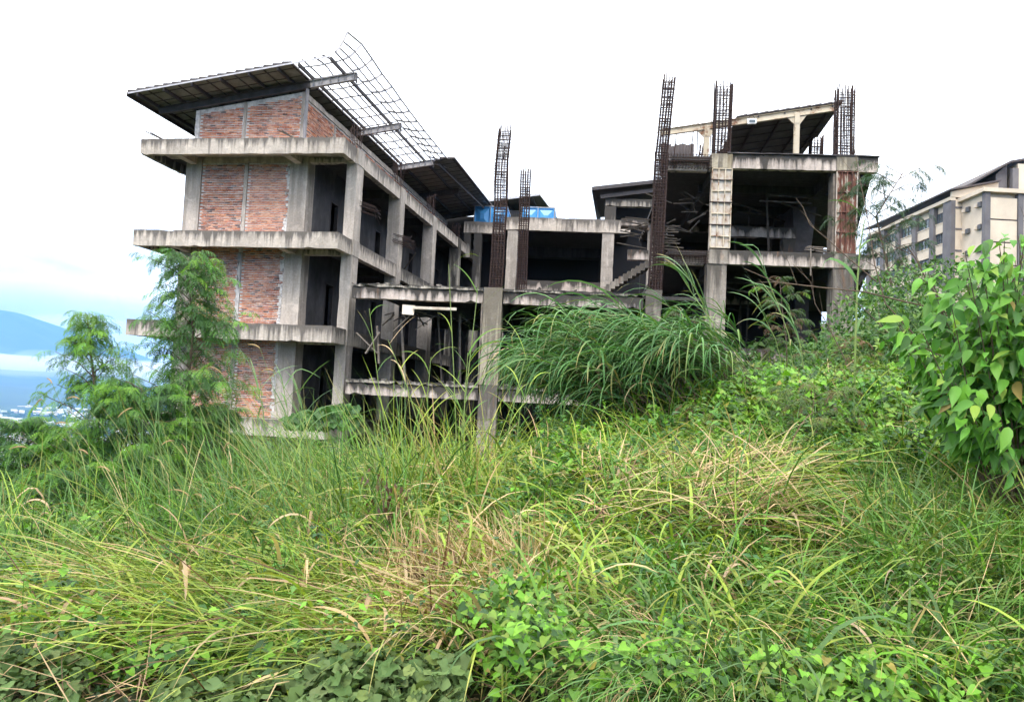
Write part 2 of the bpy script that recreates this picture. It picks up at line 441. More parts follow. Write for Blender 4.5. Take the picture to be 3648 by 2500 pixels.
# floor slabs with their soffits
for i, z in enumerate(LV):
    B1.boxp('floor_slab', (-19.25, -12.22, 29.75, 52.2, z-.16, z-.004), M_SHADE, rough=.004)
    # edge beam on the gallery side, bay by bay
    ys = [30.12, 34.9, 40.5, 46.1, 51.6]
    for k in range(4):
        m = MB(); m.rough(-12.2, -11.9, (ys[k]+.68 if k else ys[0]), ys[k+1], z-.6, z+rnd.uniform(-.01,.01), j=.014)
        B1.part('edge_beam', m, M_BLACK if (k > 0 and i < 4) else M_CON)
    # cross beams under the slab
    for y in (34.95, 40.55, 46.15):
        B1.boxp('cross_beam', (-14.25, -12.24, y+.02, y+.5, z-.55, z-.165), M_SHADE, rough=.006)
    # balcony front: fascia, soffit slab, return, brackets
    fj = .018
    m = MB(); m.rough(-20.45, -11.9, 28.0, 28.22, z-.64, z, j=fj, step=.22)
    B1.part('balcony_fascia', m, M_CON)
    B1.boxp('balcony_slab', (-20.2, -12.15, 28.225, 29.72, z-.30, z-.012), M_COL, rough=.006)
    m = MB(); m.rough(-12.14, -11.905, 28.225, 29.39, z-.62, z-.003, j=.014)
    B1.part('balcony_return', m, M_CON)
    m = MB(); m.rough(-20.45, -20.23, 28.225, 33.5, z-.62, z-.003, j=.014)
    B1.part('balcony_return', m, M_BLACK)
    B1.boxp('balcony_slab', (-20.22, -19.32, 29.73, 33.5, z-.30, z-.014), M_SHADE, rough=.006)
    for x in (-19.1, -14.5):
        m = MB(); m.rough(x, x+.3, 28.23, 29.38, z-.62, z-.31, j=.01)
        B1.part('bracket', m, M_COL)
    # front frame beam
    if i in (4, 3):
        B1.boxp('front_beam', (-18.58, -14.72, 29.43, 29.72, z-(.56 if i == 4 else .34), z-.305), M_COL)
    B1.boxp('front_beam', (-13.93, -12.32, 29.45, 29.75, z-.55 - .08*(i != 4), z-.305), M_CON)
# columns storey by storey
def columns(z0, z1, i):
    for (x0, x1) in ((-19.3, -18.6), (-14.7, -13.95)):
        m = MB(); m.rough(x0, x1, 29.4, 30.1, z0, z1-.32, j=.008, step=.5); B1.part('column', m, M_COL)
    m = MB(); m.rough(-12.31, -11.86, 29.4, 30.1, z0, z1-.62 if i < 4 else z1, j=.01, step=.5); B1.part('column', m, M_COL)
    for y in (34.9, 40.5, 46.1, 51.62):
        m = MB(); m.rough(-12.45, -11.86, y, y+.66, z0, z1-.005, j=.012, step=.5); B1.part('column', m, M_COL if y < 45 else M_BLACK)
for i in range(len(LV)):
    z1 = LV[i]; z0 = LV[i-1] if i else LV[0]-3.6
    columns(z0, z1, i)
# corner posts at beam level and the block above each column with its starter bars
for z in LV:
    m = MB(); m.rough(-12.33, -11.84, 29.395, 30.11, z-.62, z+.02, j=.01); B1.part('column_head', m, M_COL)
def starter(x, y, z, h, n=3):
    m = MB()
    for a in range(n):
        for b_ in range(n):
            if 0 < a < n-1 and 0 < b_ < n-1: continue
            px, py = x+a*.38/(n-1), y+b_*.38/(n-1); hh = h*rnd.uniform(.85, 1.08); lx, ly = rnd.gauss(0,.05), rnd.gauss(0,.05)
            m.tube([(px,py,z-.1),(px+lx*.5,py+ly*.5,z+hh*.5),(px+lx,py+ly,z+hh),(px+lx+.05,py+ly,z+hh+.06),(px+lx+.11,py+ly,z+hh-.04)], .012, 4)
    o = B1.part('starter_bars', m, M_RUST)
    for k in range(3):
        zz = z + .2 + k*h*.3; m2 = MB(); q = [(x-.02,y-.02,zz),(x+.4,y-.02,zz),(x+.4,y+.4,zz),(x-.02,y+.4,zz),(x-.02,y-.02,zz)]
        m2.tube(q, .008, 4); B1.part('tie', m2, M_RUST, o)
for y, h in ((29.6, 1.05), (35.0, 1.25), (40.6, 1.15), (46.2, .8)):
    starter(-12.36, y, 9.7, h, 4)
# projecting bar bundles at mid height
for (y, z) in ((30.1, 7.45), (35.55, 7.1), (34.9, 7.15)):
    m = MB()
    for k in range(13):
        dx = rnd.uniform(.9, 1.7); zz = z + rnd.uniform(-.18, .28)
        m.tube([(-12.0, y-.4+rnd.uniform(-.1,.1), zz), (-11.9+.4, y+dx*.5, zz+rnd.gauss(0,.04)), (-11.85+.2, y+dx*1.1, zz+rnd.gauss(0,.12))], .010, 4)
    B1.part('bar_bundle', m, M_RUST)
# gallery wall with doorways, inner partitions
for i in range(len(LV)-1):
    z0, z1 = LV[i], LV[i+1]-.165
    doors = [(32.0, 32.75), (37.6, 38.3), (43.2, 43.9), (48.8, 49.5)]
    y = 30.12; dh = z0 + 2.15
    m = MB()
    for (d0, d1) in doors:
        m.box(-14.15, -14.0, y, d0, z0, z1); m.box(-14.15, -14.0, d0, d1, dh, z1); y = d1
    m.box(-14.15, -14.0, y, 52, z0, z1)
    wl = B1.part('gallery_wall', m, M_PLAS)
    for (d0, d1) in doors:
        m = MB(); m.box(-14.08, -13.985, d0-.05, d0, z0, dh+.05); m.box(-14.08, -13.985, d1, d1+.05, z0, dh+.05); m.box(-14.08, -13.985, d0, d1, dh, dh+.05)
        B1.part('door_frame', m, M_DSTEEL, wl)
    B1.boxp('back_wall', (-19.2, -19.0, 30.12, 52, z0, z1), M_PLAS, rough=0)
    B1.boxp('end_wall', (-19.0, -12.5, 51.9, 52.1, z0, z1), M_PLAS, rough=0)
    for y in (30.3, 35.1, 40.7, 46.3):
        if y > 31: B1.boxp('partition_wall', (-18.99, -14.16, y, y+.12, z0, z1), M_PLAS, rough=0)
# brick end wall, panels between the columns, with the thin stiffener between them
first = True
for i in range(len(LV)):
    z1 = LV[i]-(.56 if i == 4 else .345 if i == 3 else .31); z0 = (LV[i-1] if i else LV[0]-3.4)
    for (a, b_) in ((-18.59, -16.72), (-16.54, -14.72)):
        bed = mortar_bed(a, b_, 29.47, 29.62, z0, z1)
        brick_wall(a, b_, z0, lambda u, z=z1: z, 29.47, bed, singles=(300 if (i == 4 and a > -17) else 0))
    m = MB(); m.rough(-16.715, -16.545, 29.44, 29.6, z0, z1, j=.02, step=.25)
    B1.part('stiffener', m, M_COL if i != 3 else M_MOR)
    # ragged mortar along the right-hand column
    m = MB()
    for k in range(26):
        z = z0 + (z1-z0)*(k+.5)/26
        if rnd.random() < .8: m.rough(-14.80-rnd.uniform(0,.10), -14.70, 29.405, 29.46, z-.07, z+.06, j=.02, step=.05)
    B1.part('mortar_key', m, M_MOR, kind='stuff')
# electrical box and conduit on the second floor panel
m = MB(); m.box(-16.66, -16.50, 29.30, 29.44, 5.10, 5.45); B1.part('junction_box', m, M_STEEL)
m = MB(); m.tube([(-16.58, 29.41, 5.10), (-16.57, 29.41, 4.6), (-16.60, 29.42, 4.0)], .02, 5); B1.part('conduit', m, M_STEEL)

# top storey: gable and long side wall
def rz(x): return 12.74 + .150*(x + 12.1)           # top of the rafters
gb = mortar_bed(-19.0, -14.3, 29.47, 29.62, 9.7, 11.30)
m = MB(); m.hexa([(-19.0,29.47,11.3),(-14.3,29.47,11.3),(-14.3,29.62,11.3),(-19.0,29.62,11.3),(-19.0,29.47,rz(-19)-.33),(-14.3,29.47,rz(-14.3)-.33),(-14.3,29.62,rz(-14.3)-.33),(-19.0,29.62,rz(-19)-.33)])
B1.part('gable_coping', m, M_MOR)
brick_wall(-18.85, -16.95, 9.7, lambda u: rz(u)-.5, 29.47, gb)
brick_wall(-16.78, -14.42, 9.7, lambda u: rz(u)-.5, 29.47, gb)
m = MB(); m.rough(-16.94, -16.79, 29.43, 29.6, 9.7, rz(-16.8)-.35, j=.02, step=.2); B1.part('stiffener', m, M_COL)
m = MB(); m.rough(-19.06, -18.87, 29.42, 29.6, 9.7, rz(-19)-.35, j=.02, step=.2); B1.part('stiffener', m, M_MOR)
m = MB(); m.rough(-14.41, -14.26, 29.42, 29.62, 9.7, rz(-14.4)-.33, j=.015, step=.2); B1.part('stiffener', m, M_COL)
sbd = mortar_bed(-14.45, -14.30, 29.64, 52.0, 9.7, 12.02)
ny = [29.66, 32.6, 35.0, 37.8, 40.6, 43.4, 46.2, 49, 51.9]
for k in range(8):
    brick_wall(ny[k]+.02, ny[k+1]-.14, 9.7, lambda u: 11.75, -14.30, sbd, axis='y')
    m = MB(); m.rough(-14.33, -14.27, ny[k+1]-.13, ny[k+1], 9.7, 11.8, j=.01); B1.part('stiffener', m, M_COL)
m = MB(); m.rough(-14.47, -14.24, 29.64, 52.0, 11.80, 12.05, j=.02); B1.part('ring_beam', m, M_COL)
B1.boxp('back_wall', (-19.0, -18.85, 29.64, 52, 9.7, 11.3), M_PLAS, rough=0)
B1.boxp('end_wall', (-18.8, -14.5, 51.8, 51.95, 9.7, 11.7), M_PLAS, rough=0)
# roof: I-section rafters, purlins, stepped dark sheets
for y in (29.33, 35.0, 40.6, 46.2, 51.7):
    m = MB(); m.ibeam((-20.7, y, rz(-20.7)-.14), (-14.05, y, rz(-14.05)-.14), .28, .15); rf = B1.part('rafter', m, M_DSTEEL)  # darker steel under the roof: shade and dirt put into the colour
    m = MB(); m.ibeam((-14.045, y, rz(-14.045)-.14), (-12.1, y, rz(-12.1)-.14), .28, .15)
    for k in range(6):
        x = -13.9 + k*.34; m.box(x, x+.012, y-.07, y+.07, rz(x)-.26, rz(x)-.02)
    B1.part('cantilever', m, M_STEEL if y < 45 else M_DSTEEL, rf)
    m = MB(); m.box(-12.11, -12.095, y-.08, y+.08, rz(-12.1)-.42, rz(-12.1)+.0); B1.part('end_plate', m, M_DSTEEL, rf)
m = MB(); m.box(-14.21, -14.12, 29.28, 29.42, 9.7, rz(-14.2)-.29); B1.part('steel_post', m, M_RAFT)
for x in (-20.75, -19.6, -18.4, -17.2, -16.0, -14.8, -13.93, -12.63):
    m = MB(); m.bar((x, 27.95, rz(x)+.07), (x, 52.4, rz(x)+.07), .07, .14); B1.part('purlin', m, M_DSTEEL)
def sheet_x(x0, x1, ya, yb, zo=0.0):
    m = MB()
    za, zb = rz(x0)+.16+zo, rz(x1)+.16+zo
    m.hexa([(x0,ya,za),(x1,ya,zb+.0),(x1,yb,zb),(x0,yb,za),(x0,ya,za+.13),(x1,ya,zb+.065),(x1,yb,zb+.065),(x0,yb,za+.13)])
    return m
x = -21.15; k = 0
while x < -14.3:
    for (ya, yb) in ((27.9, 34.0), (34.01, 40.8), (40.81, 46.5), (46.51, 52.6)):
        B1.part('roof_sheet', sheet_x(x, x+.395, ya, yb), M_ROOF)
    x += .385
while x < -11.4:
    for (ya, yb) in ((41.2+rnd.uniform(-.15,.15), 46.5), (46.51, 52.6)):
        B1.part('roof_sheet', sheet_x(x, x+.395, ya, yb), M_ROOF)
    x += .385
m = MB(); m.bar((-21.1, 27.86, rz(-21.1)+.12), (-12.62, 27.86, rz(-12.62)+.12), .02, .06); B1.part('verge_trim', m, M_LSTEEL)
for (xa, xb, ya, yb) in ((-21.0, -14.3, 27.95, 41), (-21.0, -11.3, 41.2, 52.5)):
    m = MB(); m.hexa([(xa,ya,rz(xa)+.150),(xb,ya,rz(xb)+.150),(xb,yb,rz(xb)+.150),(xa,yb,rz(xa)+.150),(xa,ya,rz(xa)+.158),(xb,ya,rz(xb)+.158),(xb,yb,rz(xb)+.158),(xa,yb,rz(xa)+.158)]); B1.part('roof_lining', m, M_ROOFU)
m = MB(); m.bar((-21.17, 27.9, rz(-21.15)+.1), (-21.17, 52.6, rz(-21.15)+.1), .02, .16); B1.part('eaves_trim', m, M_DSTEEL)
# battens seen under the sheets
for k in range(34):
    y = 28.3 + k*.72
    m = MB(); m.bar((-21.0, y, rz(-21.0)+.145), (-14.2 if y < 41 else -11.3, y, rz(-14.2 if y < 41 else -11.3)+.145), .04, .03)
    B1.part('batten', m, M_DSTEEL)
# bare battens and the curled strip torn up by the wind
for k in range(11):
    y = 28.4 + k*1.12
    m = MB(); sag = rnd.gauss(0, .03)
    m.tube([(-14.2, y, rz(-14.2)+.17), (-13.3, y+.02, rz(-13.3)+.14+sag), (-12.4, y, rz(-12.4)+.15)], .04, 4)
    B1.part('batten', m, M_STEEL)
for x in (-13.75, -13.3, -12.95):
    m = MB(); pts = []
    for k in range(24):
        y = 27.9 + k*.58; b_ = .22*math.exp(-((y-29)/1.0)**2)*(x+14.0)
        pts.append((x + b_*.3 + rnd.gauss(0,.012), y, rz(x)+.18+b_+rnd.gauss(0,.01)))
    m.tube(pts, .036, 4); B1.part('batten', m, M_DSTEEL)
TY = [27.7,28.4,29.4,30.5,31.6,32.7,33.8,34.9,36,37.1,38.2,39.3,40.4,41.6]
TIP = [(-12.37,28.72,14.14),(-12.07,29.54,14.02),(-12.02,30.66,13.89),(-12.01,31.86,13.77),(-11.94,33.01,13.67),(-11.91,34.17,13.56),(-11.84,35.32,13.43),
 (-11.80,36.45,13.35),(-11.75,37.57,13.26),(-11.72,38.69,13.22),(-11.70,39.77,13.20),(-11.68,40.86,13.17),(-11.66,41.98,13.12),(-11.62,43.2,13.0)]
def panel_pt(k, s):
    A = np.array([-12.35, TY[k], rz(-12.35)+.17]); T = np.array(TIP[k]); P = A + (T-A)*s
    P[2] -= .12*math.sin(math.pi*s)*(1 - k/16); return tuple(P)
for k in range(len(TY)):
    m = MB(); m.tube([panel_pt(k, s) for s in (0, .25, .5, .75, 1)], .045, 4); B1.part('bent_batten', m, M_STEEL)
for s, r in ((1.0, .045), (.66, .036), (.33, .036), (0.0, .038)):
    m = MB(); m.tube([panel_pt(k, s) for k in range(len(TY))], r, 4); B1.part('bent_batten', m, M_DSTEEL if s < 1 else M_STEEL)
for x in (-20.3,-19.0,-17.8,-16.6,-15.4):
    m = MB(); m.bar((x, 28, rz(x)+.13), (x, 52.4, rz(x)+.13), .03, .04); B1.part('batten', m, M_DSTEEL)
m = MB(); m.ibeam((-12.0, 41.3, rz(-12.0)-.04), (-11.5, 52.4, rz(-11.5)-.04), .16, .08); B1.part('edge_rafter', m, M_DSTEEL)
m = MB(); m.tube([(-13.3,37.0,rz(-13.3)+.1),(-13.0,37.6,12.3),(-12.8,38.3,12.0)], .012, 4); m.tube([(-13.0,36.6,rz(-13)+.1),(-12.95,37.3,12.35)], .012, 4); B1.part('loose_batten', m, M_LSTEEL)
B1.boxp('end_shade_wall', (-18.8, -9.8, 52.9, 53.1, 5, 12.6), M_DARK, rough=0)  # dark sheet added to fill the shaded gap past the gallery
# scraps on the balconies
for (x, z, a) in ((-19.9, 9.72, .45), (-14.3, 9.74, -.5)):
    m = MB(); m.bar((x-.35, 27.98, z+.26), (x+.22, 28.3, z+.02), .10, .02); m.bar((x-.18, 28.02, z+.24), (x+.25, 28.34, z+.03), .08, .02)
    B1.part('scrap_plank', m, M_RUST if x < -17 else M_WOOD)

# ------------------------------------------------------------------ reinforcing cages
_cage = {}
def cage(T, path, w_, dp, pitch=.105, nb=5, parent=None, double=False):
    """path: (x, y, z) centre points from bottom to top"""
    path = [Vector(p) for p in path]
    m = MB(); ht = path[-1].z - path[0].z
    def cen(z):
        for i in range(len(path)-1):
            if z <= path[i+1].z or i == len(path)-2:
                t_ = (z-path[i].z)/max(1e-6, path[i+1].z-path[i].z); return path[i].lerp(path[i+1], t_)
    holder = None
    k = 0
    zs = np.linspace(path[0].z, path[-1].z, max(3, int(ht/.8)))
    for a in range(nb):
        for b_ in range(nb):
            if 0 < a < nb-1 and 0 < b_ < nb-1: continue
            ox, oy = (a/(nb-1)-.5)*w_, (b_/(nb-1)-.5)*dp
            top = rnd.uniform(.05, .28); pts = []
            for z in zs:
                c = cen(z); j = .008
                pts.append((c.x+ox+rnd.gauss(0,j), c.y+oy+rnd.gauss(0,j), z))
            pts.append((pts[-1][0]+rnd.gauss(0,.01), pts[-1][1], pts[-1][2]+top))
            mm = MB(); mm.tube(pts, .019, 4)
            if holder is None: holder = T.part('rebar_cage', mm, M_RUST)
            else: T.part('bar', mm, M_RUST, holder)
    key = (round(w_, 3), round(dp, 3))
    if key not in _cage:
        _cage[key] = []
        for v in range(3):
            mm = MB(); e = .014; W2, D2 = w_/2+e, dp/2+e; j = lambda: rnd.gauss(0, .010)
            mm.tube([(-W2,-D2,j()),(W2,-D2,j()),(W2,D2,j()),(-W2,D2,j()),(-W2,-D2,j())], .014, 4)
            if v == 1: mm.tube([(-W2,-.1,j()),(W2,-.1,j())], .012, 4); mm.tube([(.05,-D2,j()),(.05,D2,j())], .012, 4)
            _cage[key].append(mm.mesh('tie', M_RUST))
    z = path[0].z + .05
    while z < path[-1].z - .02:
        c = cen(z); o = link('tie', _cage[key][rnd.randrange(3)], holder)
        o.location = Vector(c) - Vector(T.off); o.rotation_euler = (rnd.gauss(0,.03), rnd.gauss(0,.03), rnd.gauss(0,.03))
        z += pitch*rnd.uniform(.6, 1.35)
    return holder

# ------------------------------------------------------------------ middle frame and wing
B2 = Thing('unfinished_concrete_wing', 'low bare concrete frame between the brick block and the tower, with open terraces', 'building', (-2.5, 29.0, -6.0), YR)
def lx(y):                                           # where the brick block's gallery face stands in this plan
    return -8.62 + (y-29.0)*.0963 + .12
for z in (4.15, .57, -3.0):
    for (a, b_) in ((lx(29), -3.56), (-2.80, 2.30)):
        m = MB(); m.rough(a, b_, 29.0, 29.3, z-.58, z-.14, j=.02, step=.2); B2.part('front_beam', m, M_TOWER)
        m = MB(); m.rough(a-.0, b_, 28.93, 29.34, z-.135, z, j=.035, step=.15); B2.part('slab_edge', m, M_BLACK)
    m = MB(); m.hexa([(lx(29.35),29.35,z-.15),(4.5,29.35,z-.15),(4.5,48.9,z-.15),(lx(48.9),48.9,z-.15),(lx(29.35),29.35,z-.02),(4.5,29.35,z-.02),(4.5,48.9,z-.02),(lx(48.9),48.9,z-.02)])
    if z < 4: B2.part('floor_slab', m, M_SHADE)
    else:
        m2 = MB(); m2.hexa([(lx(29.35),29.35,z-.15),(4.5,29.35,z-.15),(4.5,44,z-.15),(lx(44),44,z-.15),(lx(29.35),29.35,z-.02),(4.5,29.35,z-.02),(4.5,44,z-.02),(lx(44),44,z-.02)]); B2.part('floor_slab', m2, M_SHADE)
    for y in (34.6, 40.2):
        B2.boxp('cross_beam', (lx(y)+.1, 4.4, y, y+.3, z-.6, z-.155), M_SHADE, rough=.01)
    for x in (-3.3, 2.5):
        B2.boxp('cross_beam', (x, x+.3, 29.36, 44.5, z-.66, z-.16), M_SHADE, rough=.01)
for (z0, z1) in ((-9, -3.0), (-3.0, .57), (.57, 4.15)):
    mm_ = M_OCHRE if z0 > 0 else M_TCOL
    m = MB(); m.rough(-3.53, -2.83, 28.9, 29.5, z0+.004, z1-(0.0 if z1 > 4 else 0), j=.02, step=.3); B2.part('column', m, mm_)
    if z0 > 0:
        m = MB(); m.rough(-3.60, -3.54, 28.95, 29.3, z0, z1-.6, j=.01); B2.part('formwork_edge', m, M_WOOD)
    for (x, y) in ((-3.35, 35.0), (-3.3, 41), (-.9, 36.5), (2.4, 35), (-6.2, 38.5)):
        B2.boxp('column', (x, x+.5, y, y+.5, z0+.005, z1-.61), M_BLACK if x < -5 else M_SHADE, rough=.01)
m = MB(); m.rough(2.37, 2.96, 28.85, 29.5, 1.5, 4.28, j=.02, step=.3); B2.part('column', m, M_TCOL)
cage(B2, [(-3.13, 29.25, 4.15), (-3.10, 29.25, 7.4), (-3.16, 29.25, 8.6), (-3.08, 29.25, 10.1)], .43, .40)
cage(B2, [(-2.52, 34.2, 4.15), (-2.60, 34.2, 10.0)], .40, .36)
cage(B2, [(2.70, 29.2, 4.28), (2.76, 29.2, 9.3), (2.94, 29.2, 12.15)], .40, .40)
cage(B2, [(2.74, 29.55, 4.3), (2.80, 29.55, 9.35)], .46, .3, .11, 4)
# hanging ceiling debris, planks and boards under the terrace
def junk(T, name, p, q, w_, h_, m_): 
    m = MB(); m.bar(p, q, w_, h_); return T.part(name, m, m_)
junk(B2, 'ceiling_board', (-6.15, 29.1, 3.30), (-4.55, 29.25, 3.33), .22, .10, M_BOARD)
m = MB(); m.hexa([(-6.55,29.05,3.05),(-6.12,29.05,3.03),(-6.12,29.10,3.03),(-6.55,29.10,3.05),(-6.58,29.15,3.42),(-6.10,29.15,3.40),(-6.10,29.2,3.40),(-6.58,29.2,3.42)]); B2.part('ceiling_board', m, M_BOARD)
junk(B2, 'hanging_plank', (-6.05, 29.2, 3.25), (-6.95, 29.6, 2.45), .07, .03, M_WOOD)
for k in range(16):
    x = rnd.uniform(-8.2, -4); y = rnd.uniform(29.6, 33); z = 3.45
    junk(B2, 'hanging_plank', (x, y, z-rnd.uniform(0,.3)), (x+rnd.uniform(-1.2,1.2), y+rnd.uniform(-.5,1.5), z-rnd.uniform(.05, 1.1)), .05, .03, M_WOOD)
junk(B2, 'broken_plank', (-8.3, 29.3, 2.3), (-7.5, 29.6, 1.55), .09, .05, M_WOOD)
junk(B2, 'broken_plank', (-7.4, 29.3, 2.35), (-7.95, 29.5, 1.55), .09, .05, M_WOOD)
junk(B2, 'broken_plank', (-7.55, 29.4, 2.6), (-7.45, 29.6, 1.2), .08, .04, M_WOOD)
junk(B2, 'prop', (-6.6, 30.5, .57), (-6.9, 30.5, 3.0), .09, .09, M_WOOD)
junk(B2, 'prop', (-4.6, 31.5, .57), (-4.75, 31.5, 3.4), .09, .09, M_WOOD)
for k in range(22):                                   # rubble on the terrace edges
    x = rnd.uniform(-8.2, 2.0); z = rnd.choice((.57, 4.15)); s_ = rnd.uniform(.06, .16)
    m = MB(); m.rough(x, x+s_*1.6, 29.05, 29.05+s_, z, z+s_*.6, j=.03, step=.08); B2.part('rubble', m, M_BLACK)
# rear wing with upstand and tanks on its roof
YW = 49.1
m = MB(); m.rough(-7.45, -4.95, YW, YW+.3, 10.45, 11.18, j=.02); B2.part('roof_fascia', m, M_CON)
m = MB(); m.rough(-4.94, 2.92, YW-.05, YW+.3, 10.72, 11.55, j=.03); B2.part('roof_fascia', m, M_CON)
B2.boxp('roof_slab', (-7.4, 2.9, YW+.305, 60, 10.85, 11.1), M_SHADE, rough=.0)
for (x0, x1) in ((-7.42, -7.0), (-6.8, -6.3), (-4.70, -4.03), (1.22, 1.95)):
    z0 = 8.9 if x0 < -7 else 3
    m = MB(); m.rough(x0, x1, YW+.02, YW+.62, z0, 10.44 if x0 < -5 else 10.7, j=.01); B2.part('column', m, M_COL if x0 > -6 else M_BLACK)
    if x0 > -7: B2.boxp('column', (x0, x1, YW+6, YW+6.5, 3, 10.8), M_SHADE, rough=0)
B2.boxp('parapet', (-3.95, 1.20, YW+.1, YW+.25, 6.7, 7.62), M_TOWER)
B2.boxp('parapet', (-6.25, -4.72, YW+.1, YW+.25, 6.0, 6.9), M_SHADE)
B2.boxp('cross_beam', (-6.9, 2.8, YW+5.8, YW+6.2, 10.2, 10.84), M_SHADE)
B2.boxp('rear_shade_wall', (-8, 9, 59.5, 59.8, -4, 11.0), M_DARK, rough=0)  # near-black wall, the wing's inner darkness put into its colour
B2.boxp('floor_slab', (-7.3, 9, 48.9, 59.4, 6.6, 6.75), M_SHADE, rough=0)
B2.boxp('rear_shade_wall', (1.5, 7.5, 53, 53.2, 5, 13.45), M_DARK, rough=0)  # dark sheet added to shut out the sky behind the portal
# stair flight to the right of the wing
m = MB()
for k in range(11):
    x = .9 + k*.17; z = 4.95+k*.115; m.box(x, x+.19, 33.0, 34.0, z-.30, z)
B2.part('stair_flight', m, M_TCOL)
B2.boxp('landing_beam', (1.9, 2.75, 33.0, 33.3, 6.12, 6.55), M_TOWER)
B2.boxp('broken_slab', (1.7, 2.9, 35.5, 36.3, 8.1, 8.45), M_TOWER, rough=.04)
for k in range(9): junk(B2, 'hanging_plank', (1.5+rnd.uniform(0,.6), 34+rnd.uniform(0,1), 7.2+k*.12), (2.7+rnd.uniform(-.2,.2), 34.5, 7.2+k*.12+rnd.uniform(-.3,.3)), .07, .04, M_DWOOD)
# small roof frame behind, its concrete portal and dark roof
m = MB(); m.rough(1.31, 2.02, 49.45, 50.0, 11.1, 12.50, j=.02); B2.part('portal_column', m, M_BLACK)
m = MB(); m.rough(1.31, 5.0, 49.45, 49.9, 12.51, 13.0, j=.02); B2.part('portal_beam', m, M_BLACK)
def slabquad(T, name, P, th, m_, parent=None):
    m = MB(); m.hexa([Vector(p) for p in P] + [Vector(p)+Vector((0,0,th)) for p in P]); return T.part(name, m, m_, parent)
rf = slabquad(B2, 'roof_sheet', [(.44,49,13.42),(5.6,49,14.15),(6.4,57,14.1),(1.2,57,13.55)], .06, M_ROOF)
m = MB(); m.bar((.44,48.97,13.45),(5.6,48.97,14.18), .03, .22); B2.part('verge_board', m, M_DSTEEL, rf)
m = MB(); m.hexa([(.44,49,13.40),(.50,49,13.40),(1.25,57,13.5),(1.19,57,13.5),(.44,49,13.3),(.50,49,13.3),(1.25,57,12.3),(1.19,57,12.3)]); B2.part('eaves_board', m, M_ROOF, rf)
m = MB(); m.ibeam((1.0,49.3,13.05),(5.6,49.3,13.75), .25, .12); B2.part('rafter', m, M_DSTEEL)
for k in range(11):
    x = .7+k*.42; z = 13.48+(x-.44)*.1415; m = MB(); m.bar((x,48.98,z+.02),(x,48.98,z+.17), .035, .035); B2.part('batten_end', m, M_LSTEEL)

# water tanks: pressed panel tanks
def tank(label, x0, x1, y0, y1, z0, z1, nx, ny):
    T = Thing('water_tank', label, 'water tank', ((x0+x1)/2, (y0+y1)/2, z0), YR, 'blue panel water tanks on the flat roof')
    m = MB(); m.box(x0+.06, x1-.06, y0+.06, y1-.06, z0, z1-.04); T.part('tank_core', m, M_TANK)
    def panel(o, ux, uz, w_, h_, n):
        o = Vector(o); ux = Vector(ux); uz = Vector(uz); n = Vector(n)
        m = MB(); P = lambda a, b_, d: o + ux*(a*w_) + uz*(b_*h_) + n*d
        ring = lambda e, d: [P(e,e,d), P(1-e,e,d), P(1-e,1-e,d), P(e,1-e,d)]
        a, b2, c, d_ = ring(0, .035), ring(.05, .035), ring(.10, -.03), ring(.38, .11)
        base = len(m.v)
        for q in (a, b2, c, d_): m.v += [tuple(p) for p in q]
        for r_ in range(3):
            for k in range(4):
                k2 = (k+1) % 4; m.f.append((4*r_+k, 4*r_+k2, 4*r_+4+k2, 4*r_+4+k))
        m.f.append((12,13,14,15)); T.part('panel', m, M_TANK)
    dx = (x1-x0)/nx; dy = (y1-y0)/ny
    for k in range(nx): panel((x0+k*dx, y0, z0), (1,0,0), (0,0,1), dx, z1-z0, (0,-1,0))
    for k in range(ny): panel((x1, y0+k*dy, z0), (0,1,0), (0,0,1), dy, z1-z0, (1,0,0))
    m = MB(); m.box(x0-.04, x1+.04, y0-.06, y1+.04, z1-.02, z1+.03); T.part('rim', m, M_STEEL)
    for k in range(nx+1): 
        m = MB(); m.box(x0+k*dx-.02, x0+k*dx+.02, y0-.06, y0-.036, z0, z1-.02); T.part('flange', m, M_STEEL)
    m = MB(); m.box(x0+.35, x0+1.1, y0+.3, y0+1.0, z1+.03, z1+.13); T.part('hatch', m, M_TANK)
tank('left blue panel water tank beside the big overhanging dark roof', -7.24, -5.08, 52, 54.4, 11.5, 12.88, 2, 2)
tank('blue panel water tank right of the two rebar cages, against open sky', -4.10, -1.92, 52, 55, 11.5, 12.90, 2, 2)
B3 = Thing('grey_roofed_outbuilding', 'small roof with grey sheets peeping up behind the blue tanks', 'building', (-6.5, 62, 5), YR)
rf = slabquad(B3, 'roof_sheet', [(-9.0,61,15.25),(-3.45,61,16.10),(-2.2,70,16.3),(-8.0,70,15.4)], .08, M_ROOFU)
m = MB(); m.bar((-9.0,60.97,15.30),(-3.45,60.97,16.15), .03, .12); B3.part('verge_board', m, M_LSTEEL, rf)
for k in range(5):
    x = -8.2+k*1.05; m = MB(); m.bar((x,61.1,15.2+(x+9)*.153-.05),(x+.3,68,15.3+(x+9)*.153-.05), .06, .12); B3.part('purlin', m, M_DSTEEL)
for k in range(14):
    x = -9+k*.4; m = MB(); z = 15.36+(x+9)*.153; m.box(x, x+.39, 60.98, 69, z, z+.05); B3.part('roof_tile_course', m, M_ROOF)
B3.boxp('wall', (-8.3, -3.2, 62, 69, 4, 15.1), M_SHADE, rough=0)

